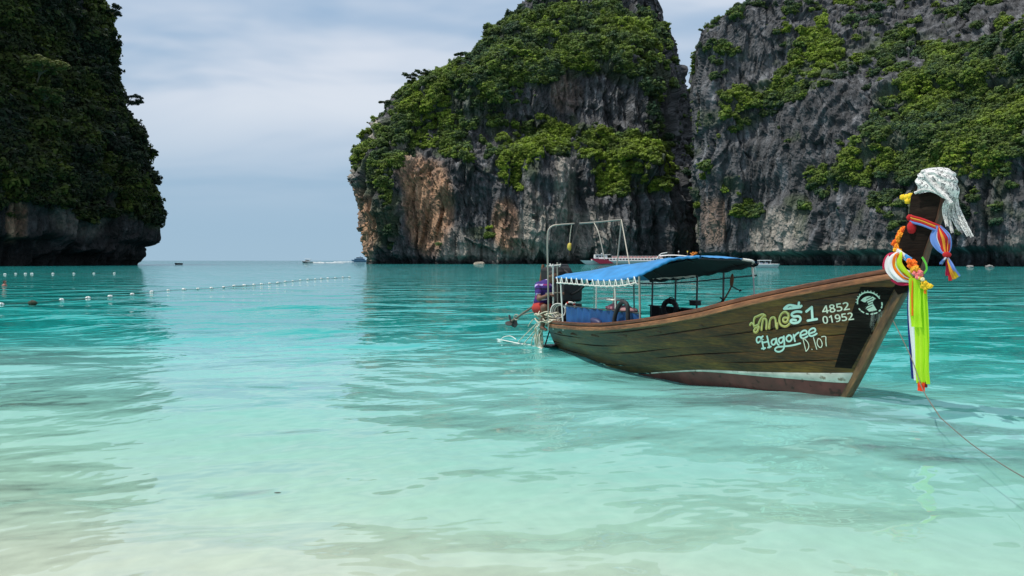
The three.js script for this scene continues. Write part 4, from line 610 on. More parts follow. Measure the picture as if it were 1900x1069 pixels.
// ------------------------------------------------------------------ loose gear on the boat
{
  const P = onBoat;
  {   // tangle of mooring line over the stern
    const b = V(-6.45, 0.55, 0.35), { add } = loose('rope_tangle', 'tangle of cream mooring rope spilling over the boat stern into the water', 'rope', b); reseed(52);
    for (let k = 0; k < 15; k++) { const c = P(1002 + rnd() * 38, 578 + rnd() * 18, 0.30 + rnd() * 0.22), pts = []; for (let i = 0; i < 11; i++) { const a = i * 0.75 + k, r = 0.07 + 0.09 * rnd(); pts.push(V(c.x + Math.cos(a) * r * 1.3, c.y + (rnd() - 0.5) * 0.07, c.z + Math.sin(a) * r)); } add('coil', tube(pts, 0.012, 90, 5), M.rope); }
    for (let k = 0; k < 24; k++) {
      const x0 = 990 + rnd() * 34, p0 = P(1004 + rnd() * 26, 592 + rnd() * 8, 0.40 + rnd() * 0.1), p2 = P(985 + rnd() * 26, 632 + rnd() * 12, 0.36), pts = [p0];
      for (let i = 1; i < 6; i++) { const t = i / 6; pts.push(V(lerp(p0.x, p2.x, t) - 0.10 * Math.sin(t * 3.1) - 0.03 * rnd(), lerp(p0.y, Math.max(0.0, p2.y), t * t * 0.7 + t * 0.3), lerp(p0.z, p2.z, t) + 0.08 * (rnd() - 0.5))); } pts.push(V(p2.x, 0.005, p2.z)); add('strand', tube(pts, 0.011, 34, 5), k % 4 ? M.rope : M.ropeWhite);
    }
    add('floating_strand', tube([V(-6.6, 0.012, 0.4), ...[[990, 641], [962, 639], [940, 642], [917, 641]].map(([x, y]) => { const p = P(x, y, 0.35); return V(p.x, 0.012, p.z); })], 0.011, 40, 5), M.ropeWhite);
    add('floating_strand', tube([[985, 640], [955, 642], [935, 640], [929, 632], [934, 626], [948, 624], [958, 630]].map(([x, y]) => { const D = EYE * FOCAL / (y - HORIZON), q = P(x, y, 0.35); return V(q.x, Math.max(0.012, q.y), q.z); }), 0.009, 50, 5), M.ropeWhite);
    for (const [x0, y0, x1, y1] of [[996, 600, 962, 634], [1000, 606, 970, 640], [990, 592, 980, 606]]) add('strand', tube([P(x0, y0, 0.38), P((x0 + x1) / 2 - 3, (y0 + y1) / 2 + 3, 0.38), P(x1, y1, 0.38)], 0.010, 16, 5), M.rope);
  }
  {   // coil hung on the frame
    const c = P(1037, 577, 0.42), { add } = loose('rope_coil', 'round coil of pale rope hung beside the engine', 'rope', c); reseed(5);
    for (let k = 0; k < 6; k++) add('turn', new THREE.TorusGeometry(0.095 + 0.016 * k * 0.5, 0.0095, 6, 30).rotateY(0.9 + 0.10 * (rnd() - 0.5)).rotateX(0.12 * (rnd() - 0.5)).translate(c.x + 0.01 * rnd(), c.y + 0.008 * rnd(), c.z + 0.012 * (k - 3)), k % 2 ? M.ropeWhite : M.ropeDark);
  }
  {   const c = P(1058, 569, 0.3), { add } = loose('ring_buoy', 'white ring buoy with red bands beside the engine', 'life ring', c), tilt = (g) => g.rotateY(1.0).rotateZ(-0.25).translate(c.x, c.y, c.z);
    add('ring', tilt(new THREE.TorusGeometry(0.082, 0.017, 12, 36)), M.ropeWhite); for (let k = 0; k < 4; k++) { const g = new THREE.TorusGeometry(0.082, 0.0185, 12, 8, 0.42); g.rotateZ(k * Math.PI / 2 + 0.5); add('red_band', tilt(g), std(0.5, 0.04, 0.03, 0.6)); }
  }
  {   const c = P(1057, 458, 0.16), { add } = loose('yellow_float', 'yellow fishing float hung in a dark strap from the pipe frame', 'float', c);
    add('float', noisy(new THREE.SphereGeometry(1, 20, 16).scale(0.046, 0.076, 0.046), 0.006, 30).translate(c.x, c.y, c.z), std(0.55, 0.42, 0.06, 0.6));
    add('strap', gridGeo(6, 16, (u, v) => { const q = P(lerp(1070, 1062, v) + lerp(-4, 4, u), lerp(413, 470, v), 0.14); return V(q.x, q.y, q.z + 0.012 * Math.sin(u * 5 + v * 9)); }), std(0.02, 0.018, 0.018, 0.9, { side: THREE.DoubleSide }));
    add('cord', tube([P(1061, 414, 0.15), P(1058, 436, 0.155), P(1057, 450, 0.16)], 0.006), M.rope); add('strap_end', tube([P(1058, 466, 0.16), P(1056, 474, 0.16)], 0.007), std(0.1, 0.06, 0.04, 0.9));
  }
  {   // dark hoop standing against the blue screen
    const b = V(-3.6, 0.7, 0.8), { add } = loose('rubber_fender', 'black bent rubber tube hanging in front of the blue screen', 'fender', b);
    add('tube', tube([[1139, 604], [1141, 588], [1146, 572], [1152, 563], [1159, 561], [1164, 567], [1165, 582], [1165, 604]].map(([x, y]) => P(x, y, 0.80)), 0.034, 50, 12), M.rubber);
  }
  {   const c = P(1141, 556, 0.66), { add } = loose('round_table', 'small round pale table top standing above the blue screen', 'table', c);
    add('table_top', cyl(0.135, 0.125, 0.022, c.x, c.y, c.z, 'y', 32), std(0.72, 0.70, 0.66, 0.35)); add('rim', new THREE.TorusGeometry(0.132, 0.012, 8, 36).rotateX(Math.PI / 2).translate(c.x, c.y - 0.004, c.z), M.steel); add('stand', cyl(0.02, 0.03, 0.5, c.x + 0.02, c.y - 0.26, c.z), M.poleDark); }
  {   const c = P(1243, 573, -0.66), { add } = loose('car_tyre', 'black tyre standing on the black screen across the boat', 'tyre', c);
    add('tread', noisy(new THREE.TorusGeometry(0.135, 0.044, 14, 44), 0.004, 40).rotateY(0.25).translate(c.x, c.y, c.z), M.rubber); add('lashing', new THREE.TorusGeometry(0.055, 0.010, 6, 14).rotateY(1.3).translate(c.x + 0.03, c.y + 0.14, c.z), M.rubber); }
  {   const c = P(1106, 597, 0.80), { add } = loose('hull_fender', 'purple oval fender lying along the gunwale', 'fender', c);
    add('body', noisy(new THREE.SphereGeometry(1, 26, 18).scale(0.15, 0.06, 0.065), 0.008, 12).rotateZ(-0.14).translate(c.x, c.y, c.z), std(0.025, 0.028, 0.09, 0.5)); add('cord', tube([V(c.x + 0.16, c.y - 0.02, c.z), V(c.x + 0.24, c.y - 0.03, c.z - 0.02), V(c.x + 0.28, c.y, c.z - 0.06)], 0.007), M.ropeWhite); }
  {   const c = P(1150, 570, 0.5), { add } = loose('pink_bundle', 'faded pink cloth bundle lying behind the blue screen', 'bundle', c);
    add('bundle', noisy(new THREE.SphereGeometry(1, 40, 24).scale(0.36, 0.06, 0.13), 0.05, 7).translate(c.x, c.y - 0.02, c.z), std(0.40, 0.17, 0.20, 0.9)); add('fold', noisy(new THREE.SphereGeometry(1, 30, 18).scale(0.24, 0.045, 0.10), 0.03, 9, 4).translate(c.x + 0.3, c.y - 0.03, c.z + 0.06), std(0.36, 0.20, 0.20, 0.9)); }
  {   const { add } = loose('paddle', 'wooden paddle leaning upright at the front of the canopy', 'paddle', V(-2.6, 1.05, -0.62)), p0 = P(1338, 566, -0.6), p1 = P(1357, 531, -0.6), p2 = P(1359, 510, -0.6);
    add('shaft', tube([p0, p1, p1.clone().lerp(p2, 0.4)], 0.012), M.rust); const d = p2.clone().sub(p1); const g = new THREE.SphereGeometry(1, 16, 14).scale(0.04, d.length() * 0.62, 0.012); g.rotateZ(Math.atan2(-d.x, d.y)).translate((p1.x + p2.x) / 2, (p1.y + p2.y) / 2, p1.z); add('blade', g, M.rust); }
  {   const { add } = loose('boat_hook', 'thin dark boat hook sticking out beside the paddle', 'boat hook', V(-2.4, 1.1, -0.6)); add('shaft', tube([P(1357, 531, -0.58), P(1374, 540, -0.55)], 0.010), M.poleDark); add('hook', new THREE.TorusGeometry(0.02, 0.006, 6, 12, 4).translate(P(1374, 540, -0.55).x, P(1374, 540, -0.55).y, -0.55), M.poleDark); }
  {   const c = P(1338, 566, -0.58), { add } = loose('black_bag', 'small black bag tied to the far rail beside the paddle', 'bag', c); add('bag', noisy(new THREE.SphereGeometry(1, 20, 16).scale(0.10, 0.07, 0.07), 0.02, 14).translate(c.x, c.y - 0.02, c.z), M.rubber); add('knot', tube([V(c.x, c.y + 0.03, c.z), V(c.x + 0.03, c.y + 0.09, c.z), V(c.x - 0.02, c.y + 0.11, c.z)], 0.012), M.rubber); }
  {   const c = P(1290, 563, -0.62), { add } = loose('black_crate', 'low black crate standing on the far screen rail', 'crate', c); add('crate', box(0.16, 0.07, 0.12, 0.012, c.x, c.y, c.z), M.rubber); add('lid', box(0.17, 0.015, 0.13, 0.006, c.x, c.y + 0.042, c.z), M.poleDark); }
}
// ------------------------------------------------------------------ offerings tied to the stem post
const ribbon = (line, width, across, fold = 0.01, waves = 3, ph = 0, n = 40, seg = 10) => {     // cloth strip along a line of points; width may be a list
  const cu = new THREE.CatmullRomCurve3(line, false, 'centripetal');
  return gridGeo(seg, n, (u, v) => { const p = cu.getPoint(v), t = cu.getTangent(v), a = across.clone().addScaledVector(t, -across.dot(t)).normalize(), nn = a.clone().cross(t).normalize(), w = width.length ? table(v, width.map((_, i) => i / (width.length - 1)), width) : width; return p.addScaledVector(a, (u - 0.5) * w).addScaledVector(nn, fold * Math.sin(u * waves * 6.283 + ph + v * 2.2) + 0.4 * fold * Math.sin(v * 11 + ph)); }, (u, v) => [u * 0.3, v]);
};
{
  const P = onBoat, red = cloth(0.52, 0.025, 0.03), yellow = cloth(0.85, 0.56, 0.03), blue = cloth(0.16, 0.28, 0.66), white = cloth(0.82, 0.82, 0.82), neon = cloth(0.56, 0.86, 0.03, 0.4), orange = cloth(0.86, 0.20, 0.015), navy = cloth(0.018, 0.028, 0.16, 0.05), magenta = cloth(0.50, 0.02, 0.07), sky = cloth(0.06, 0.34, 0.75), amber = cloth(0.86, 0.40, 0.05);
  const A = V(1, 0, 0);
  {   // patterned headscarf over the top of the post
    const c0 = P(1737, 340, 0.02), { add } = loose('headscarf', 'black and white patterned scarf wrapped over the top of the stem post', 'scarf', c0);
    const cvs = document.createElement('canvas'); cvs.width = cvs.height = 512; const c = cvs.getContext('2d'); c.fillStyle = '#e6e6e2'; c.fillRect(0, 0, 512, 512); reseed(8);
    for (let k = 0; k < 620; k++) { c.strokeStyle = rnd() < 0.8 ? 'rgba(22,24,30,0.62)' : 'rgba(120,124,130,0.6)'; c.lineWidth = 2.5 + rnd() * 4.5; const x = rnd() * 512, y = rnd() * 512, r = 6 + rnd() * 18, a = rnd() * 6.28; c.beginPath(); c.arc(x, y, r, a, a + 1 + rnd() * 2.4); c.stroke(); }
    const tx = new THREE.CanvasTexture(cvs); tx.colorSpace = THREE.SRGBColorSpace; tx.wrapS = tx.wrapT = THREE.RepeatWrapping; tx.repeat.set(1.5, 1.5);
    const sm = new THREE.MeshPhysicalMaterial({ map: tx, roughness: 0.9, side: THREE.DoubleSide, transmission: 0.12, thickness: 0 });
    add('wrap', gridGeo(90, 46, (u, v) => {
      const a = u * Math.PI * 2, t = v, ca = Math.cos(a), sa = Math.sin(a), pw = (x) => Math.sign(x) * Math.pow(Math.abs(x), 0.72);
      const th = lerp(0.02, 0.64, t) * Math.PI, rr = Math.pow(Math.sin(Math.min(th, Math.PI / 2)), 0.55) * (1 - 0.06 * Math.max(0, t - 0.75) * 4), hh = Math.cos(th);
      const skew = 0.06 * (1 - t), back = ca > 0 ? 0.045 * ca : 0;
      const fold = 0.011 * Math.sin(a * 3 + t * 9) * t + 0.008 * Math.sin(t * 26 + a * 2.2 - 3 * ca) + 0.010 * fbm(ca * 3, t * 5, sa * 3, 3);
      const x = c0.x + 0.012 + pw(ca) * (0.205 + back * 0.3 + fold) * rr - 0.02 * (1 - t), y = c0.y + (hh > 0 ? hh * 0.165 : hh * 0.27) + 0.006 * Math.sin(a * 5) * t - (ca > 0.2 ? 0.05 * t * ca : -0.012 * t), z = 0.02 + pw(sa) * (0.115 + fold) * rr;
      return V(x, y, z);
    }, (u, v) => [u * 1.3, v * 0.6]), sm);
    add('band', tube([[1698, 358], [1715, 352], [1735, 356], [1752, 366]].map(([x, y]) => P(x, y, 0.125)), 0.016, 30), sm);
    add('fold', tube([[1716, 322], [1726, 336], [1740, 352], [1756, 366], [1766, 378]].map(([x, y]) => P(x, y, 0.135)), 0.022, 30), sm);
    reseed(14);
    for (let k = 0; k < 5; k++) { const e = [[1804, 440], [1797, 438], [1782, 428], [1768, 432], [1757, 420]][k], m = [[1782, 402], [1775, 398], [1767, 396], [1760, 396], [1754, 392]][k]; add('tail', ribbon([P(1768, 356 + k * 2, 0.02), P((1768 + m[0]) / 2 - 2, (356 + m[1]) / 2, 0.03 * (k - 2)), P(m[0], m[1], 0.02 * (k - 2)), P(e[0], e[1], 0.02 * (k - 2))], [0.07, 0.075, 0.06, 0.035], V(1, 0.45, 0.1), 0.008, 2, k), sm); }
  }
  {   const c = P(1683, 368, 0), { add } = loose('yellow_flower', 'small bunch of yellow flowers on the inner side of the stem post', 'flowers', c);
    const petal = (x, y, z, r) => noisy(new THREE.SphereGeometry(r, 14, 10), r * 0.5, 60, x * 9).translate(x, y, z), ym = std(0.86, 0.58, 0.02, 0.85);
    for (const [px, py, r] of [[1675, 366, 0.030], [1683, 366, 0.034], [1690, 364, 0.034], [1685, 373, 0.034], [1692, 369, 0.028]]) { const q = P(px, py, 0.02); add('flower', petal(q.x, q.y, q.z, r), ym); }
    add('stalk', tube([P(1690, 372, 0.02), P(1689, 388, 0.04), P(1690, 402, 0.06)], 0.007), std(0.18, 0.22, 0.03, 0.9)); }
  {   // striped band tied round the neck of the post and its tail
    const { add } = loose('striped_band', 'red yellow and blue ribbon tied round the neck of the stem post', 'ribbon', P(1715, 415, 0.1));
    const ring = (dy, m, w) => { const pts = [[1688, 402 + dy, 0.0], [1694, 406 + dy, 0.085], [1712, 411 + dy, 0.095], [1732, 419 + dy, 0.095], [1744, 424 + dy, 0.06], [1746, 425 + dy, -0.03], [1738, 420 + dy, -0.09], [1706, 409 + dy, -0.09], [1690, 403 + dy, -0.06]].map(([x, y, z]) => P(x, y, z)); const g = tube(pts, w, 70, 6, true); add('stripe', g, m); };
    ring(-4, red, 0.014); ring(-1, amber, 0.013); ring(3, red, 0.013); ring(6.5, blue, 0.016);
    add('knot', noisy(new THREE.SphereGeometry(1, 18, 14).scale(0.052, 0.072, 0.045), 0.02, 14).translate(P(1692, 422, 0.07).x, P(1692, 422, 0.07).y, 0.07), red); add('knot', noisy(new THREE.SphereGeometry(1, 16, 12).scale(0.035, 0.04, 0.04), 0.014, 20).translate(P(1689, 404, 0.05).x, P(1689, 404, 0.05).y, 0.05), red);
    const strip = (dx, m, w, k) => add('tail', ribbon([P(1742 + dx * 0.15, 419, 0.10), P(1745 + dx * 0.9, 440, 0.10 + 0.01 * k), P(1750 + dx * 0.7, 458, 0.11), P(1756 + dx * 0.12, 473, 0.11)], [w * 0.5, w * 1.15, w, w * 0.4], A, 0.006, 1, k), m);
    strip(-14, blue, 0.075, 0); strip(-5, white, 0.03, 1); strip(0, red, 0.06, 2); strip(8, amber, 0.055, 3); strip(14, red, 0.05, 4); strip(19, blue, 0.03, 5);
    add('knot', noisy(new THREE.SphereGeometry(1, 18, 14).scale(0.042, 0.035, 0.04), 0.014, 18).translate(P(1757, 473, 0.11).x, P(1757, 473, 0.11).y, 0.11), red);
    const end = (x1, y1, m, w, k) => add('tail', ribbon([P(1757, 474, 0.11), P(lerp(1757, x1, 0.45), lerp(474, y1, 0.5), 0.115 + 0.008 * k), P(x1, y1, 0.11)], [w * 0.4, w * 0.9, w], A, 0.008, 1.5, k), m);
    end(1764, 521, red, 0.05, 0); end(1758, 512, magenta, 0.04, 1); end(1776, 515, yellow, 0.05, 2); end(1771, 518, amber, 0.035, 3); end(1780, 513, blue, 0.03, 4); end(1745, 490, blue, 0.03, 5); end(1748, 488, white, 0.02, 6);
  }
  const ball = (r, seed) => noisy(new THREE.IcosahedronGeometry(r, 3), r * 0.75, 2.2 / r, seed), balls = [ball(0.026, 1), ball(0.028, 2), ball(0.025, 3)];
  {   const { add } = loose('marigold_garland', 'orange marigold garland hanging on the inner edge of the stem post', 'garland', P(1668, 445, 0)), mm = [std(0.86, 0.20, 0.01, 0.9), std(0.85, 0.30, 0.015, 0.9), std(0.80, 0.13, 0.01, 0.9)]; reseed(3);
    for (let k = 0; k < 26; k++) { const t = k / 25, q = P(lerp(1676, 1661, Math.min(1, t * 1.5)) + (t > 0.66 ? (t - 0.66) * 26 : 0) + (rnd() - 0.5) * 7, lerp(424, 466, t), 0.02 + (rnd() - 0.5) * 0.09); const m = add('marigold', balls[k % 3], mm[k % 3]); m.position.add(q); }
    for (const [x, y] of [[1662, 464], [1667, 466]]) { const q = P(x, y, 0.05); const m = add('marigold', balls[1], std(0.86, 0.50, 0.02, 0.9)); m.position.add(q); } }
  {   // thick sash rolled round the foot of the post
    const { add } = loose('rolled_sash', 'thick white, orange and yellow sash wound round the foot of the stem post', 'sash', P(1672, 495, 0.12));
    const bulge = (off, m, w, lift) => add('fold', ribbon([P(1671, 466, 0.10), P(1664 - off * 0.55, 474 + off * 0.12, 0.135 + lift), P(1662 - off * 0.62, 492 + off * 0.25, 0.15 + lift), P(1676 - off * 0.32, 510 + off * 0.42, 0.15 + lift), P(1694 - off * 0.05, 520 + off * 0.2, 0.13)], [w * 0.4, w, w * 1.2, w, w * 0.5], V(1, 0.3, 0), 0.010, 1, off), m);
    bulge(27, magenta, 0.09, -0.02); bulge(18, white, 0.10, 0); bulge(9, white, 0.085, 0.012); bulge(2, orange, 0.06, 0.01); bulge(-7, neon, 0.085, 0.012); bulge(-14, amber, 0.05, 0.0);
    const ringp = (y, r, m) => add('turn', tube([[1650, 490 + y, -0.06], [1655, 502 + y, 0.09], [1676, 514 + y, 0.13], [1697, 522 + y, 0.07], [1702, 522 + y, -0.05], [1686, 512 + y, -0.12], [1660, 496 + y, -0.11]].map(([a, b, c]) => P(a, b, c)), r, 60, 8, true), m);
    ringp(-4, 0.030, magenta); ringp(-12, 0.026, white);
    add('band', ribbon([P(1663, 466, 0.12), P(1676, 475, 0.13), P(1690, 484, 0.13)], 0.07, V(0.4, 1, 0), 0.005, 1), white); add('band', ribbon([P(1678, 476, 0.135), P(1684, 480, 0.137), P(1690, 484, 0.136)], 0.065, V(0.4, 1, 0), 0.005, 1), sky);
  }
  {   // long hanging sash
    const { add } = loose('hanging_sash', 'long fluorescent yellow sash with navy and white edges hanging from the bow to the water', 'sash', P(1705, 620, 0.14));
    const strip = (pts, m, w, z, f = 0.006, k = 0, waves = 2) => add('strip', ribbon(pts.map(([x, y]) => P(x, y, z)), w, A, f, waves, k, 60, 12), m);
    strip([[1690, 520], [1687, 560], [1688, 610], [1691, 660], [1695, 703]], navy, 0.05, 0.10, 0.004, 0);
    strip([[1692, 520], [1690, 560], [1692, 610], [1697, 660], [1701, 706]], white, 0.062, 0.112, 0.004, 1);
    strip([[1703, 516], [1706, 560], [1708, 620], [1711, 670], [1713, 712]], neon, 0.145, 0.128, 0.014, 2, 2.5);
    strip([[1714, 520], [1717, 570], [1719, 630], [1720, 680], [1720, 712]], neon, 0.07, 0.118, 0.012, 3);
    strip([[1698, 516], [1699, 550], [1700, 580], [1701, 607]], neon, 0.13, 0.150, 0.012, 4);
    strip([[1692, 520], [1692, 545], [1692, 565], [1693, 586]], orange, 0.024, 0.152, 0.003, 0, 1); strip([[1712, 516], [1715, 530], [1717, 545]], orange, 0.03, 0.15, 0.004, 1, 1);
    add('end_tab', ribbon([P(1709, 709, 0.134), P(1709, 716, 0.134), P(1709, 726, 0.134)], 0.085, A, 0.004, 1), cloth(0.85, 0.06, 0.015)); add('end_tab', ribbon([P(1717, 708, 0.116), P(1717, 714, 0.116), P(1717, 719, 0.116)], 0.045, A, 0.004, 1), cloth(0.2, 0.02, 0.03));
  }
  {   const { add } = loose('flower_garland', 'mixed orange, pink and yellow flower garland beside the hanging sash', 'garland', P(1706, 500, 0.15)), cols = [std(0.88, 0.16, 0.01, 0.9), std(0.86, 0.42, 0.03, 0.9), std(0.86, 0.22, 0.22, 0.9), std(0.82, 0.72, 0.45, 0.9), std(0.86, 0.55, 0.02, 0.9)]; reseed(21);
    for (let k = 0; k < 44; k++) { const t = k / 43, q = P(lerp(1688, 1712, Math.min(1, t * 1.2)) + (rnd() - 0.5) * 14 * (1 - 0.4 * t) + (t > 0.85 ? 3 : 0), lerp(484, 531, t) + (rnd() - 0.5) * 5, 0.15 + (rnd() - 0.5) * 0.05), ci = t < 0.25 ? 0 : t < 0.4 ? 1 : t < 0.66 ? 2 : t < 0.85 ? (k % 2 ? 3 : 4) : 4; const m = add('flower', balls[k % 3], cols[ci]); m.position.add(q); m.scale.setScalar(t > 0.6 ? 0.75 : 1); }
    for (const [x, y] of [[1726, 531], [1721, 529], [1718, 534]]) { const q = P(x, y, 0.14), m = add('flower', balls[0], cols[4]); m.position.add(q); }
    add('green_ribbon', ribbon([P(1711, 477, 0.12), P(1718, 490, 0.13), P(1719, 500, 0.14), P(1714, 508, 0.15)], 0.022, A, 0.003, 1), cloth(0.12, 0.55, 0.06)); }
}
// mooring line from the stem to the beach
{
  const a = boatWorld(onBoat(1655, 590, 0)), at = (px, py, D) => V(wx(px, D), wy(py, D), -D), g = thing('mooring_line', 'thin mooring rope running from the bow down towards the beach', 'rope', a);
  const pts = [a, at(1690, 662, 8.55), at(1712, 722, 8.0), at(1745, 775, 7.3), at(1800, 822, 6.6), at(1850, 856, 6.0), at(1905, 889, 5.4), at(2060, 975, 4.2)];
  const m1 = mesh('dark_length', tube(pts.slice(0, 4), 0.0055, 40, 6), M.ropeDark, g), m2 = mesh('pale_length', tube(pts.slice(3), 0.0046, 40, 6), std(0.15, 0.135, 0.11, 0.9), g); m1.position.set(-a.x, -a.y, -a.z); m2.position.copy(m1.position);
}
// ------------------------------------------------------------------ single trees that stand out on the cliffs
function surfaceAt(c, px, py) {          // the point of a cliff face sighted there
  let best = null, bd = 1e9; const P = c.P;
  for (let k = 0; k < c.nu * c.nv; k++) { const D = -P[k * 3 + 2]; if (D < 50) continue; const a = 950 + FOCAL * P[k * 3] / D - px, b = HORIZON - FOCAL * (P[k * 3 + 1] - EYE) / D - py, q = a * a + b * b + (D - 200) * 0.15; if (q < bd) { bd = q; best = k; } }
  return V(P[best * 3], P[best * 3 + 1], P[best * 3 + 2]);
}
const barkMat = std(0.16, 0.13, 0.10, 0.9);
function tree(label, at, h, r, tint, seed, lean = [0, 0]) {
  const t = thing('cliff_tree', label, 'tree', at, 0, null), pts = [V(0, -0.8, 0), V(lean[0] * 0.2, h * 0.3, lean[1] * 0.2), V(lean[0] * 0.6, h * 0.62, lean[1] * 0.6), V(lean[0], h, lean[1])]; delete t.userData.group;
  const geos = [], taper = (line, r0, r1) => { const g = tube(line, 1, 14, 7), p = g.attributes.position, cu = new THREE.CatmullRomCurve3(line, false, 'centripetal'); for (let i = 0; i <= 14; i++) { const c = cu.getPointAt(i / 14), s = lerp(r0, r1, i / 14); for (let j = 0; j <= 7; j++) { const k = i * 8 + j; p.setXYZ(k, c.x + (p.getX(k) - c.x) * s, c.y + (p.getY(k) - c.y) * s, c.z + (p.getZ(k) - c.z) * s); } } g.computeVertexNormals(); return g; };
  geos.push(taper(pts, h * 0.035, h * 0.012)); reseed(seed);
  const lobes = [];
  for (let k = 0; k < 8; k++) { const a = k * 2.4 + rnd(), e = V(lean[0] + Math.cos(a) * r * (0.35 + 0.5 * rnd()), h * (0.62 + 0.42 * rnd()), lean[1] + Math.sin(a) * r * (0.35 + 0.5 * rnd())); geos.push(taper([pts[1].clone().lerp(pts[2], 0.4 + 0.6 * rnd()), pts[2].clone().lerp(e, 0.5).add(V(0, h * 0.05, 0)), e], h * 0.014, h * 0.004)); lobes.push(e); }
  mesh('trunk', mergeGeometries(geos), barkMat, t);
  const parts = lobes.map((e, k) => crowns[k % 4].clone().rotateY(k).scale(r * 0.5, r * 0.36, r * 0.5).translate(e.x, e.y, e.z));
  mesh('crown', mergeGeometries(parts), new THREE.MeshPhysicalMaterial({ color: lin(...tint), roughness: 0.85, transmission: 0.35, thickness: 0, specularIntensity: 0.35 }), t);
  return t;
}
tree('pale green tree tinted as if sunlit high on the dark left cliff', surfaceAt(leftC, 62, 175), 10, 7, [0.14, 0.165, 0.045], 71, [5, 3]);  // sunlight put into the crown tint; the tree itself stands in shade
tree('yellow green tree on the dark left cliff below the pale green one', surfaceAt(leftC, 75, 215), 8, 5.5, [0.12, 0.145, 0.04], 72, [4.5, 3]);  // crown tint lightened too, to read as sunlit
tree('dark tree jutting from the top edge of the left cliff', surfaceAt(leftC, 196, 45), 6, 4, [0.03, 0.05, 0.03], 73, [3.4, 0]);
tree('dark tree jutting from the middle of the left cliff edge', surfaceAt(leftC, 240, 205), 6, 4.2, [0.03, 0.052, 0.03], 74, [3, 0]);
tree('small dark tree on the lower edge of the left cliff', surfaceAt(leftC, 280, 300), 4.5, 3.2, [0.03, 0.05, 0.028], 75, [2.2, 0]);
tree('round dark tree standing on the left shoulder of the headland', surfaceAt(midC, 752, 146), 4.2, 4.2, [0.06, 0.095, 0.04], 76);
tree('broad dark tree beside the round one on the headland shoulder', surfaceAt(midC, 786, 142), 3.6, 4.2, [0.065, 0.10, 0.04], 77);
tree('low dark tree lowest on the left shoulder of the headland', surfaceAt(midC, 712, 194), 3.2, 3.4, [0.06, 0.09, 0.04], 78);
tree('tall tree on the steep upper skyline of the headland', surfaceAt(midC, 850, 96), 3.6, 3.6, [0.06, 0.10, 0.04], 79);
// ------------------------------------------------------------------ people
function flesh(bones, center, half, res, k = 0.03) {        // one continuous skin over tapered capsules
  const mc = new MarchingCubes(res, new THREE.MeshBasicMaterial(), false, false, 120000); mc.isolation = 0;
  const h = res / 2, B = bones.map(([a, b, r0, r1]) => ({ a: V(...a), d: V(...b).sub(V(...a)), r0, r1, l: V(...b).distanceToSquared(V(...a)) || 1e-9 })), q = V(0, 0, 0);
  for (let z = 0; z < res; z++) for (let y = 0; y < res; y++) for (let x = 0; x < res; x++) {
    const X = center[0] + (x - h) / h * half, Y = center[1] + (y - h) / h * half, Z = center[2] + (z - h) / h * half; let s = 1e9;
    for (const b of B) { q.set(X - b.a.x, Y - b.a.y, Z - b.a.z); const t = clamp(q.dot(b.d) / b.l), d = Math.hypot(q.x - b.d.x * t, q.y - b.d.y * t, q.z - b.d.z * t) - lerp(b.r0, b.r1, t); const m = Math.max(k - Math.abs(s - d), 0) / k; s = Math.min(s, d) - m * m * k * 0.25; }
    mc.field[x + y * res + z * res * res] = -s;
  }
  mc.update();
  const n = mc.count, g = new THREE.BufferGeometry(), p = new Float32Array(n * 3), nn = new Float32Array(n * 3);
  for (let i = 0; i < n * 3; i++) { p[i] = mc.positionArray[i] * half + center[i % 3]; nn[i] = mc.normalArray[i]; }
  g.setAttribute('position', new THREE.BufferAttribute(p, 3)); g.setAttribute('normal', new THREE.BufferAttribute(nn, 3)); g.computeVertexNormals(); return g;
}
const headBones = (x, y, z, fx, fz) => {   // skull, jaw, nose, ears, looking along (fx, fz)
  const f = (a, b, c) => [x + fx * a - fz * c, y + b, z + fz * a + fx * c];
  return [[f(-0.015, 0.02, 0), f(0.02, 0.03, 0), 0.083, 0.078], [f(0.03, -0.03, 0), f(0.045, -0.075, 0), 0.055, 0.034], [f(0.092, -0.005, 0), f(0.104, -0.022, 0), 0.010, 0.013], [f(0.072, 0.008, 0.03), f(0.074, 0.008, 0.034), 0.012, 0.012], [f(0.072, 0.008, -0.03), f(0.074, 0.008, -0.034), 0.012, 0.012], [f(0.076, -0.05, 0.016), f(0.076, -0.05, -0.016), 0.010, 0.010], [f(-0.005, 0.01, 0.082), f(-0.005, -0.02, 0.082), 0.018, 0.012], [f(-0.005, 0.01, -0.082), f(-0.005, -0.02, -0.082), 0.018, 0.012]];
};
const handBones = (w, d, s) => {           // palm, four curled fingers and a thumb; w wrist, d reach direction, s sideways
  const up = V(0, 1, 0), D = V(...d).normalize(), S = V(...s).normalize(), at = (a, b, c) => V(...w).addScaledVector(D, a).addScaledVector(S, b).addScaledVector(up, c).toArray(), out = [[at(0, 0, 0), at(0.05, 0.018, 0), 0.022, 0.018], [at(0, 0, 0), at(0.05, -0.018, 0), 0.022, 0.018]];
  [[0.026, 0.036], [0.009, 0.042], [-0.009, 0.039], [-0.026, 0.030]].forEach(([b, l]) => { out.push([at(0.06, b, 0), at(0.06 + l, b, -0.010), 0.009, 0.008], [at(0.06 + l, b, -0.010), at(0.06 + l * 1.25, b, -0.040), 0.008, 0.007]); });
  out.push([at(0.012, 0.026, 0), at(0.04, 0.05, -0.012), 0.012, 0.009], [at(0.04, 0.05, -0.012), at(0.065, 0.046, -0.032), 0.009, 0.008]); return out;
};
const skin1 = std(0.16, 0.075, 0.045, 0.6), skin2 = std(0.34, 0.15, 0.11, 0.6), hairM = std(0.012, 0.010, 0.010, 0.7);
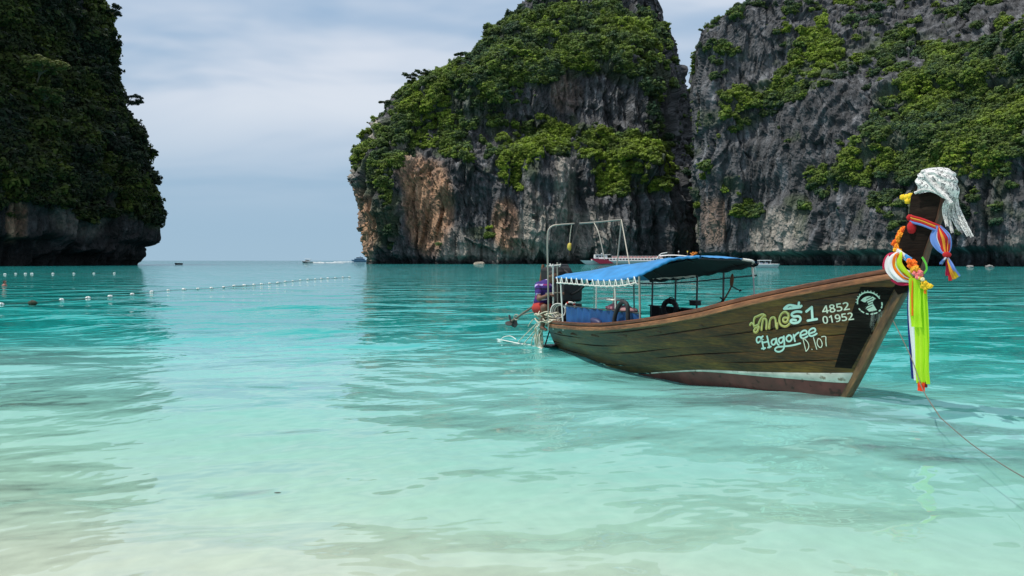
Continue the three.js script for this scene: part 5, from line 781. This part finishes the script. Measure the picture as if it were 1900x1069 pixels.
{   // boatman crouched over the engine
  const s = onBoat(1003, 574, 0.40), g = thing('person', 'person in a purple patterned shirt and red shorts crouching over the boat engine', 'person', boatWorld(s), boatTurn);
  const bodyB = [[[0, 0.06, 0], [0.08, 0.24, -0.01], 0.14, 0.135], [[0.08, 0.24, -0.01], [0.20, 0.42, -0.03], 0.135, 0.15], [[0.18, 0.46, 0.10], [0.20, 0.46, -0.18], 0.07, 0.07], [[0.24, 0.48, -0.04], [0.32, 0.56, -0.05], 0.058, 0.055],
    [[0.02, 0.02, 0.09], [0.38, 0.06, 0.13], 0.088, 0.062], [[0.38, 0.06, 0.13], [0.26, -0.32, 0.11], 0.060, 0.038], [[0.26, -0.335, 0.11], [0.42, -0.355, 0.12], 0.038, 0.026], [[0.02, 0.02, -0.09], [0.38, 0.05, -0.14], 0.088, 0.062], [[0.38, 0.05, -0.14], [0.28, -0.32, -0.12], 0.060, 0.038], [[0.28, -0.335, -0.12], [0.44, -0.355, -0.13], 0.038, 0.026],
    [[0.18, 0.46, 0.15], [0.30, 0.22, 0.20], 0.050, 0.040], [[0.30, 0.22, 0.20], [0.50, 0.30, 0.10], 0.040, 0.028], [[0.20, 0.46, -0.20], [0.38, 0.28, -0.24], 0.050, 0.040], [[0.38, 0.28, -0.24], [0.58, 0.34, -0.12], 0.040, 0.028]];
  const hx = 0.38, hy = 0.62, hz = -0.05;
  mesh('body', mergeGeometries([flesh(bodyB, [0.2, 0.12, 0], 0.62, 84), flesh([...headBones(hx, hy, hz, 0.96, -0.1), [[0.30, 0.54, -0.05], [0.36, 0.58, -0.05], 0.056, 0.054]], [hx, hy - 0.03, hz], 0.17, 64, 0.02), flesh(handBones([0.50, 0.30, 0.10], [1, 0.1, -0.3], [0, 0, 1]), [0.55, 0.29, 0.08], 0.11, 56, 0.006), flesh(handBones([0.58, 0.34, -0.12], [1, 0.1, 0.3], [0, 0, -1]), [0.63, 0.33, -0.10], 0.11, 56, 0.006)]), skin1, g);
  mesh('hair', flesh([[[hx - 0.03, hy + 0.045, hz], [hx + 0.005, hy + 0.055, hz], 0.084, 0.080], [[hx - 0.065, hy - 0.01, hz + 0.03], [hx - 0.065, hy - 0.01, hz - 0.03], 0.045, 0.045]], [hx, hy, hz], 0.17, 40, 0.02), hairM, g);
  const cvs = document.createElement('canvas'); cvs.width = cvs.height = 256; const c = cvs.getContext('2d'); c.fillStyle = '#3a2470'; c.fillRect(0, 0, 256, 256); reseed(4); for (let k = 0; k < 60; k++) { c.fillStyle = ['#6a3a9a', '#b8a8d8', '#1c1440', '#8a2a6a', '#e8e4f0'][k % 5]; c.beginPath(); c.ellipse(rnd() * 256, rnd() * 256, 5 + rnd() * 16, 4 + rnd() * 9, rnd() * 3, 0, 6.3); c.fill(); }
  const tx = new THREE.CanvasTexture(cvs); tx.colorSpace = THREE.SRGBColorSpace;
  const sg = flesh([[[0.03, 0.13, 0], [0.10, 0.26, -0.01], 0.152, 0.150], [[0.10, 0.26, -0.01], [0.20, 0.42, -0.03], 0.150, 0.166], [[0.17, 0.46, 0.11], [0.20, 0.46, -0.18], 0.083, 0.083], [[0.17, 0.46, 0.15], [0.24, 0.33, 0.18], 0.066, 0.066], [[0.20, 0.46, -0.20], [0.29, 0.36, -0.22], 0.066, 0.066]], [0.14, 0.28, 0], 0.42, 56), sp = sg.attributes.position, su = new Float32Array(sp.count * 2);
  for (let i = 0; i < sp.count; i++) { su[i * 2] = sp.getX(i) * 1.6 + sp.getZ(i); su[i * 2 + 1] = sp.getY(i) * 2; } sg.setAttribute('uv', new THREE.BufferAttribute(su, 2)); tx.wrapS = tx.wrapT = THREE.RepeatWrapping;
  mesh('shirt', sg, new THREE.MeshStandardMaterial({ map: tx, roughness: 0.9 }), g);
  mesh('shorts', flesh([[[0, 0.04, 0], [0.03, 0.12, 0], 0.152, 0.148], [[0.02, 0.02, 0.09], [0.27, 0.05, 0.12], 0.100, 0.092], [[0.02, 0.02, -0.09], [0.27, 0.045, -0.12], 0.100, 0.092]], [0.1, 0.04, 0], 0.34, 52), std(0.40, 0.03, 0.02, 0.9), g);
}
{   // someone standing chest-deep
  const g = thing('person', 'sunburnt person standing chest deep in the dark water near the left cliff', 'person', V(wx(8, 53), 0, -53), 0.4);
  mesh('body', mergeGeometries([flesh([[[0, -0.9, 0.1], [0, -0.35, 0.1], 0.08, 0.10], [[0, -0.9, -0.1], [0, -0.35, -0.1], 0.08, 0.10], [[0, -0.35, 0], [0, 0.0, 0], 0.15, 0.16], [[0, 0.04, 0.13], [0, 0.04, -0.13], 0.085, 0.085], [[0, 0.06, 0], [0, 0.17, 0], 0.062, 0.055], [[0, 0.04, 0.18], [0.08, -0.22, 0.24], 0.055, 0.042], [[0.08, -0.22, 0.24], [0.22, -0.12, 0.12], 0.042, 0.03], [[0, 0.04, -0.18], [0.06, -0.24, -0.26], 0.055, 0.042], [[0.06, -0.24, -0.26], [0.2, -0.14, -0.14], 0.042, 0.03]], [0, -0.35, 0], 0.7, 72), flesh(headBones(0.015, 0.25, 0, 1, 0), [0.015, 0.24, 0], 0.16, 52, 0.02), flesh(handBones([0.22, -0.12, 0.12], [1, 0.2, -0.4], [0, 0, 1]), [0.27, -0.12, 0.1], 0.11, 44, 0.006), flesh(handBones([0.2, -0.14, -0.14], [1, 0.2, 0.4], [0, 0, -1]), [0.25, -0.14, -0.12], 0.11, 44, 0.006)]), skin2, g);
  mesh('hair', flesh([[[-0.01, 0.29, 0], [0.01, 0.30, 0], 0.084, 0.08], [[-0.05, 0.24, 0.03], [-0.05, 0.24, -0.03], 0.046, 0.046]], [0, 0.27, 0], 0.16, 36, 0.02), std(0.05, 0.03, 0.02, 0.8), g);
}
// ------------------------------------------------------------------ float lines across the bay
{
  const spot = (px, py) => { const D = EYE * FOCAL / (py - HORIZON); return V(wx(px, D), 0, -D); };
  const foam = std(0.80, 0.80, 0.76, 0.6), moss = std(0.06, 0.07, 0.035, 0.8);
  const make = (name, label, group, m) => { const g = thing(name, label, 'float', V(0, 0, 0), 0, group); const s = new THREE.SphereGeometry(1, 22, 16).scale(0.17, 0.115, 0.12); mesh('float', noisy(s, 0.012, 9), m, g); mesh('collar', new THREE.TorusGeometry(0.118, 0.012, 6, 20).rotateY(Math.PI / 2), moss, g); mesh('eyelet', new THREE.TorusGeometry(0.035, 0.010, 6, 14).translate(0.18, 0.01, 0), moss, g); return g; };
  const near = [[-70, 570], [2, 566.5], [114, 558], [163, 554.5], [204, 551.5], [245, 547.5], [281, 542.5], [312, 540], [341, 538.5], [367, 537], [392, 536], [415, 534], [434, 531.5], [453, 530.5], [471, 529.5], [485, 528.5], [500, 527], [515, 525.5], [529, 523.5], [543, 522], [557, 520.7], [571, 519.6], [585, 518.6], [596, 517.8], [608, 517], [622, 516.2], [636, 515.4], [648, 514.8]];
  const far = [[-40, 509.5], [9, 509.5], [29, 508.5], [47, 508.6], [59, 508.5], [98, 508.5], [137, 508.3], [174, 508], [212, 507.6]];
  reseed(17);
  const lay = (list, name, label, group, m, s) => { const p0 = make(name, label, group, m); list.forEach(([x, y], k) => { const o = k ? p0.clone() : p0; if (k) { o.name = numbered(name); scene.add(o); } o.position.copy(spot(x, y)); o.position.y = 0.035; o.rotation.set((rnd() - 0.5) * 0.4, rnd() * 0.9, (rnd() - 0.5) * 0.3); o.scale.setScalar(s * (0.85 + 0.3 * rnd())); }); };
  lay(near, 'white_float', 'white float on the long rope line curving across the bay', 'white floats of the long curving line', foam, 0.6);
  lay(far, 'pale_float', 'white float in the straight row before the left cliff', 'white floats of the row before the left cliff', foam, 0.95);
  const dk = make('dark_float', 'dark weedy float, the only dark one on the curving float line', undefined, std(0.035, 0.04, 0.02, 0.8)); dk.position.copy(spot(60, 564)); dk.position.y = 0.03; delete dk.userData.group;
  const line = (list, label) => { const pts = list.map(([x, y]) => { const p = spot(x, y); p.y = 0.02; return p; }), o = mesh('float_rope', tube(pts, 0.010, list.length * 8, 5), std(0.06, 0.075, 0.06, 0.9)); tag(o, label, 'rope'); };
  line(near, 'dark rope joining the curving line of white floats'); line(far, 'dark rope joining the far row of floats before the left cliff');
}
// ------------------------------------------------------------------ boats in the distance
const glassM = std(0.012, 0.014, 0.018, 0.15), whiteP = std(0.80, 0.80, 0.80, 0.4), crimson = std(0.36, 0.02, 0.055, 0.5);
function hullGeo(L, B, H, rake = 0.16, n = 30) {           // bow at -x, deck at y = H, closed top
  const f = (u, v) => { const x = lerp(-L / 2, L / 2, u), s = v * 2 - 1, a = Math.abs(s), w = B / 2 * Math.pow(Math.min(1, u * 2.6 + 0.004), 0.6), y = lerp(-0.35 * H, H * (1 + 0.22 * Math.pow(1 - u, 3)), Math.pow(a, 1.4)); return V(x + L * rake * (1 - a) * Math.pow(1 - u, 3), y, Math.sign(s) * w * Math.pow(a, 0.5)); };
  const deck = (u, v) => { const p = f(u, v < 0.5 ? 0 : 1), q = f(u, 1); return V(q.x, q.y, lerp(-q.z, q.z, v)); }, stern = (u, v) => { const p = f(1, u); return V(p.x, lerp(p.y, H, v), p.z * (1 - 0.0 * v)); };
  return mergeGeometries([gridGeo(n, 18, f), gridGeo(n, 4, deck), gridGeo(18, 2, stern)]);
}
{   // red and white ferry
  const D = 335, g = thing('passenger_ferry', 'long white passenger ferry with crimson panel lying before the headland', 'ferry', V(wx(1160, D), 0, -D), 0.04), L = 38;
  mesh('hull', hullGeo(L, 6, 1.5, 0.1), whiteP, g); const cab = mesh('cabin', mergeGeometries([box(27, 1.35, 4.8, 0.25, 2.2, 2.1, 0), box(6, 0.6, 4.6, 0.25, -11.2, 1.9, 0)]), whiteP, g);
  for (let k = 0; k < 18; k++) mesh('window', new RoundedBoxGeometry(0.85, 0.5, 0.1, 2, 0.04).translate(-9 + k * 1.32, 2.25, 2.42), glassM, cab);
  const wh = mesh('wheelhouse', mergeGeometries([box(5.4, 1.5, 3.8, 0.35, -10.4, 3.3, 0), box(6.6, 0.18, 4.1, 0.08, -9.7, 4.15, 0)]), whiteP, g);
  for (let k = 0; k < 3; k++) mesh('window', new RoundedBoxGeometry(0.85, 0.55, 0.1, 2, 0.05).translate(-12.1 + k * 1.25, 3.45, 1.93), glassM, wh);
  const sh = new THREE.Shape(); sh.moveTo(-15.2, 2.5); sh.lineTo(-8, 2.2); sh.lineTo(-5.2, 0.5); sh.lineTo(-11.2, 0.35); sh.closePath(); mesh('crimson_panel', new THREE.ExtrudeGeometry(sh, { depth: 0.06, bevelEnabled: false }).translate(0, 0, 2.9), crimson, g);
  mesh('upper_deck_rail', mergeGeometries([...Array.from({ length: 16 }, (_, k) => box(0.07, 0.9, 0.07, 0.01, -6 + k * 1.5, 3.2, 2.2)), box(23, 0.07, 0.07, 0.01, 5.2, 3.65, 2.2), box(23, 0.05, 0.05, 0.01, 5.2, 3.3, 2.2)]), whiteP, g);
  mesh('upper_deck_seats', mergeGeometries(Array.from({ length: 14 }, (_, k) => box(0.8, 0.75, 3.4, 0.1, -5 + k * 1.55, 3.1, 0))), std(0.45, 0.22, 0.22, 0.8), g);
  mesh('stern_arch', tube([V(13, 2.6, 1.8), V(14.6, 4.3, 1.8), V(16.6, 4.9, 1.8), V(17.4, 5.0, 1.8)], 0.22), whiteP, g); mesh('mast', mergeGeometries([tube([V(-9.4, 4.2, 0), V(-9.4, 6.3, 0)], 0.07), tube([V(-9.4, 5.4, -0.9), V(-9.4, 5.4, 0.9)], 0.05), cyl(0.3, 0.3, 0.3, -9.9, 4.7, 0)]), whiteP, g);
}
const figure = (label, pos, shirt, turn) => { const g = thing('person', label, 'person', pos, turn);
  mesh('body', mergeGeometries([flesh([[[0, 0.06, 0.09], [0, 0.48, 0.09], 0.045, 0.06], [[0, 0.48, 0.09], [0, 0.9, 0.08], 0.06, 0.085], [[0, 0.06, -0.09], [0, 0.48, -0.09], 0.045, 0.06], [[0, 0.48, -0.09], [0, 0.9, -0.08], 0.06, 0.085], [[0, 0.95, 0], [0, 1.3, 0], 0.13, 0.15], [[0, 1.4, 0.13], [0, 1.4, -0.13], 0.07, 0.07], [[0, 1.42, 0], [0, 1.54, 0], 0.055, 0.05], [[0, 1.4, 0.19], [0.04, 1.1, 0.25], 0.05, 0.04], [[0.04, 1.1, 0.25], [0.12, 0.86, 0.24], 0.04, 0.028], [[0, 1.4, -0.19], [0.04, 1.1, -0.25], 0.05, 0.04], [[0.04, 1.1, -0.25], [0.12, 0.86, -0.24], 0.04, 0.028], [[0, 0.04, 0.09], [0.14, 0.03, 0.1], 0.04, 0.03], [[0, 0.04, -0.09], [0.14, 0.03, -0.1], 0.04, 0.03]], [0, 0.85, 0], 0.9, 72), flesh(headBones(0.01, 1.63, 0, 1, 0), [0.01, 1.62, 0], 0.16, 44, 0.02), flesh(handBones([0.12, 0.86, 0.24], [0.3, -1, 0], [1, 0, 0]), [0.14, 0.8, 0.24], 0.12, 40, 0.006), flesh(handBones([0.12, 0.86, -0.24], [0.3, -1, 0], [1, 0, 0]), [0.14, 0.8, -0.24], 0.12, 40, 0.006)]), skin1, g);
  mesh('hair', flesh([[[-0.01, 1.67, 0], [0.01, 1.68, 0], 0.084, 0.08]], [0, 1.66, 0], 0.15, 28, 0.02), hairM, g);
  mesh('shirt', flesh([[[0, 0.92, 0], [0, 1.3, 0], 0.15, 0.168], [[0, 1.4, 0.13], [0, 1.4, -0.13], 0.085, 0.085], [[0, 1.4, 0.19], [0.03, 1.22, 0.23], 0.065, 0.065], [[0, 1.4, -0.19], [0.03, 1.22, -0.23], 0.065, 0.065]], [0, 1.2, 0], 0.42, 44), shirt, g); mesh('trousers', flesh([[[0, 0.55, 0.09], [0, 0.92, 0.07], 0.08, 0.105], [[0, 0.55, -0.09], [0, 0.92, -0.07], 0.08, 0.105]], [0, 0.75, 0], 0.36, 40), std(0.05, 0.05, 0.07, 0.9), g); return g; };
{   // covered tour boat behind the canopy
  const D = 300, z = -D, g = thing('tour_boat', 'white roofed tour boat showing above the blue canopy before the cleft', 'boat', V(wx(1255, D), 0, z), -0.05);
  mesh('hull', hullGeo(20, 4.2, 1.3, 0.12), whiteP, g); const r = mesh('roof', gridGeo(24, 8, (u, v) => V(lerp(-6.5, 8.5, u), 3.5 + 0.42 * Math.sin(Math.PI * Math.min(1, u * 1.25 + 0.1)) - 0.35 * (2 * v - 1) ** 2, lerp(-2, 2, v))), std(0.82, 0.82, 0.82, 0.4, { side: THREE.DoubleSide }), g);
  for (const x of [-6, -2.5, 1, 4.5, 8]) for (const s of [-1.8, 1.8]) mesh('roof_post', cyl(0.06, 0.06, 2.3, x, 2.3, s), whiteP, g);
  mesh('windscreen', box(0.12, 1.1, 3.2, 0.05, -6.4, 2.0, 0, 0.3), glassM, g); mesh('bow_rail', tube([V(-9.6, 1.9, 0.5), V(-9.2, 2.6, 0.6), V(-6.6, 2.6, 1.6)], 0.05), whiteP, g);
  const roofAt = (x) => boatLess(x); function boatLess(x) { return V(wx(1255, D) + x, 3.86, z); }
  figure('person in a white shirt standing on the tour boat roof', roofAt(0.9), std(0.8, 0.8, 0.8, 0.9), 2.2); figure('person in a yellow shirt standing on the tour boat roof', roofAt(4.2), std(0.75, 0.6, 0.1, 0.9), 1.1);
  const h = thing('life_jacket_heap', 'heap of orange life jackets on the tour boat roof', 'life jackets', roofAt(6.6)); reseed(66);
  for (let k = 0; k < 7; k++) mesh('life_jacket', new RoundedBoxGeometry(0.9, 0.5, 0.8, 2, 0.18).rotateY(rnd() * 3).rotateZ((rnd() - 0.5) * 0.6).translate((rnd() - 0.5) * 1.8, 0.05 + (k % 3) * 0.36, (rnd() - 0.5) * 0.8), std(0.55 + 0.1 * rnd(), 0.20, 0.03, 0.9), h);
}
{   // white speedboat under the right cliff
  const D = 190, g = thing('speedboat', 'white speedboat with low roof moored under the grey cliff', 'speedboat', V(wx(1424, D), 0, -D), Math.PI - 0.1);
  mesh('hull', hullGeo(5.8, 2, 0.75, 0.14), std(0.62, 0.66, 0.66, 0.4), g); mesh('deck_rim', box(5.0, 0.16, 1.9, 0.07, 0.2, 0.83, 0), whiteP, g); const r = mesh('roof', box(3.0, 0.16, 1.7, 0.07, 0.7, 1.72, 0), whiteP, g);
  for (const x of [-0.6, 0.7, 2.0]) for (const s of [-0.75, 0.75]) mesh('roof_post', cyl(0.04, 0.04, 0.85, x, 1.25, s), whiteP, g);
  mesh('windscreen', box(0.06, 0.6, 1.5, 0.03, -0.75, 1.15, 0, 0.5), glassM, g); mesh('seats', mergeGeometries([box(0.6, 0.5, 1.5, 0.1, 0.3, 1.05, 0), box(0.6, 0.5, 1.5, 0.1, 1.5, 1.05, 0)]), std(0.2, 0.24, 0.3, 0.8), g); mesh('outboard_motor', mergeGeometries([box(0.4, 0.5, 0.35, 0.1, 3.1, 0.9, 0), box(0.2, 0.9, 0.15, 0.05, 3.1, 0.4, 0)]), M.iron, g);
}
const wakeM = std(0.82, 0.84, 0.84, 0.9);
function wake(label, at, L, w, turn, seed) { reseed(seed); const g = []; for (let k = 0; k < 46; k++) { const u = rnd(), s = 0.25 + 0.5 * rnd(); g.push(new THREE.IcosahedronGeometry(s, 1).scale(2.2, 0.35 + 0.8 * rnd() * (1 - u), 1).translate(u * L, 0.1, (rnd() - 0.5) * w * (0.3 + u))); } const o = mesh('wake', mergeGeometries(g), wakeM); o.position.copy(at); o.rotation.y = turn; o.userData = { kind: 'stuff', label, category: 'foam' }; }
{
  const D = 560, g = thing('motorboat', 'small white motorboat speeding along the horizon with a white wake', 'motorboat', V(wx(570, D), 0, -D), -0.1); g.rotation.z = -0.05;
  mesh('hull', hullGeo(8.5, 2.6, 1.1, 0.14), whiteP, g); mesh('bow_stripe', hullGeo(8.3, 2.75, 0.62, 0.14).scale(0.5, 1, 1).translate(-1.6, 0.2, 0), M.iron, g); mesh('cabin', box(3.2, 1.0, 2.0, 0.3, 0.2, 1.7, 0), whiteP, g); mesh('roof', box(4.4, 0.16, 2.2, 0.07, 0.6, 2.9, 0), whiteP, g); for (const x of [-1, 2.4]) for (const s of [-0.9, 0.9]) mesh('roof_post', cyl(0.05, 0.05, 1.4, x, 2.2, s), whiteP, g); mesh('window', box(2.6, 0.45, 2.06, 0.05, 0.1, 1.85, 0), glassM, g);
  wake('white wake behind the motorboat on the horizon', V(wx(576, D), 0, -D), 24, 2.5, 0, 41);
  const D2 = 900, f = thing('blue_ferry', 'blue grey ferry far out beside the headland foot', 'ferry', V(wx(666, D2), 0, -D2), 0.2), bl = std(0.14, 0.26, 0.40, 0.6), bl2 = std(0.28, 0.38, 0.48, 0.6);
  mesh('hull', hullGeo(17, 5, 2.2, 0.1), bl, f); mesh('lower_deck', box(12, 1.9, 4.4, 0.2, 0.6, 3.0, 0), bl, f); mesh('upper_deck', box(8, 1.6, 4, 0.2, 0.8, 4.7, 0), bl2, f); mesh('funnel', box(1.4, 1.2, 1.2, 0.2, 1.5, 6.0, 0), bl2, f); mesh('window_band', mergeGeometries([box(10, 0.6, 4.5, 0.05, 0.5, 3.2, 0), box(6.6, 0.55, 4.1, 0.05, 0.7, 4.9, 0)]), glassM, f);
  wake('broken white wake trailing the blue ferry', V(wx(618, D2), 0, -D2), 26, 3, 0, 43);
  const D3 = 350, d = thing('dinghy', 'small dark dinghy floating near the tip of the left cliff', 'dinghy', V(wx(331, D3), 0, -D3), 0.1); mesh('hull', hullGeo(3.4, 1.3, 0.55, 0.14), M.iron, d); mesh('bench', box(0.3, 0.06, 1.1, 0.02, 0.4, 0.5, 0), M.rust, d);
}
// ------------------------------------------------------------------ small things
{
  const o = mesh('rock', noisy(new THREE.IcosahedronGeometry(1, 4), 0.5, 1.6, 3).scale(2.6, 1.1, 1.6), std(0.34, 0.30, 0.24, 0.95)); o.position.set(wx(890, 366), 0.1, -366); tag(o, 'pale low rock in the water at the headland foot', 'rock');
  [['pale pointed rock in the water under the right cliff, left of its pair', 1800, 196, 0.8, 5], ['low pale rock in the water under the right cliff, right of its pair', 1836, 196, 0.9, 8]].forEach(([l, px, D, s, sd]) => { const r = mesh('rock', noisy(new THREE.IcosahedronGeometry(1, 4), 0.5, 1.8, sd).scale(s, s * 0.6, s), std(0.24, 0.23, 0.22, 0.95)); r.position.set(wx(px, D), 0.1, -D); tag(r, l, 'rock'); });
  const D = EYE * FOCAL / (918 - HORIZON), s = new THREE.Shape(); s.moveTo(-0.022, 0); s.quadraticCurveTo(0, 0.014, 0.022, 0); s.quadraticCurveTo(0, -0.014, -0.022, 0); const lf = mesh('floating_leaf', new THREE.ExtrudeGeometry(s, { depth: 0.003, bevelEnabled: true, bevelSize: 0.001, bevelThickness: 0.001, bevelSegments: 1 }).rotateX(-Math.PI / 2), std(0.035, 0.03, 0.018, 0.8)); lf.position.set(wx(515, D), 0.012, -D); tag(lf, 'tiny dark leaf floating on the clear shallow water', 'leaf');
}
renderer.render(scene, camera);
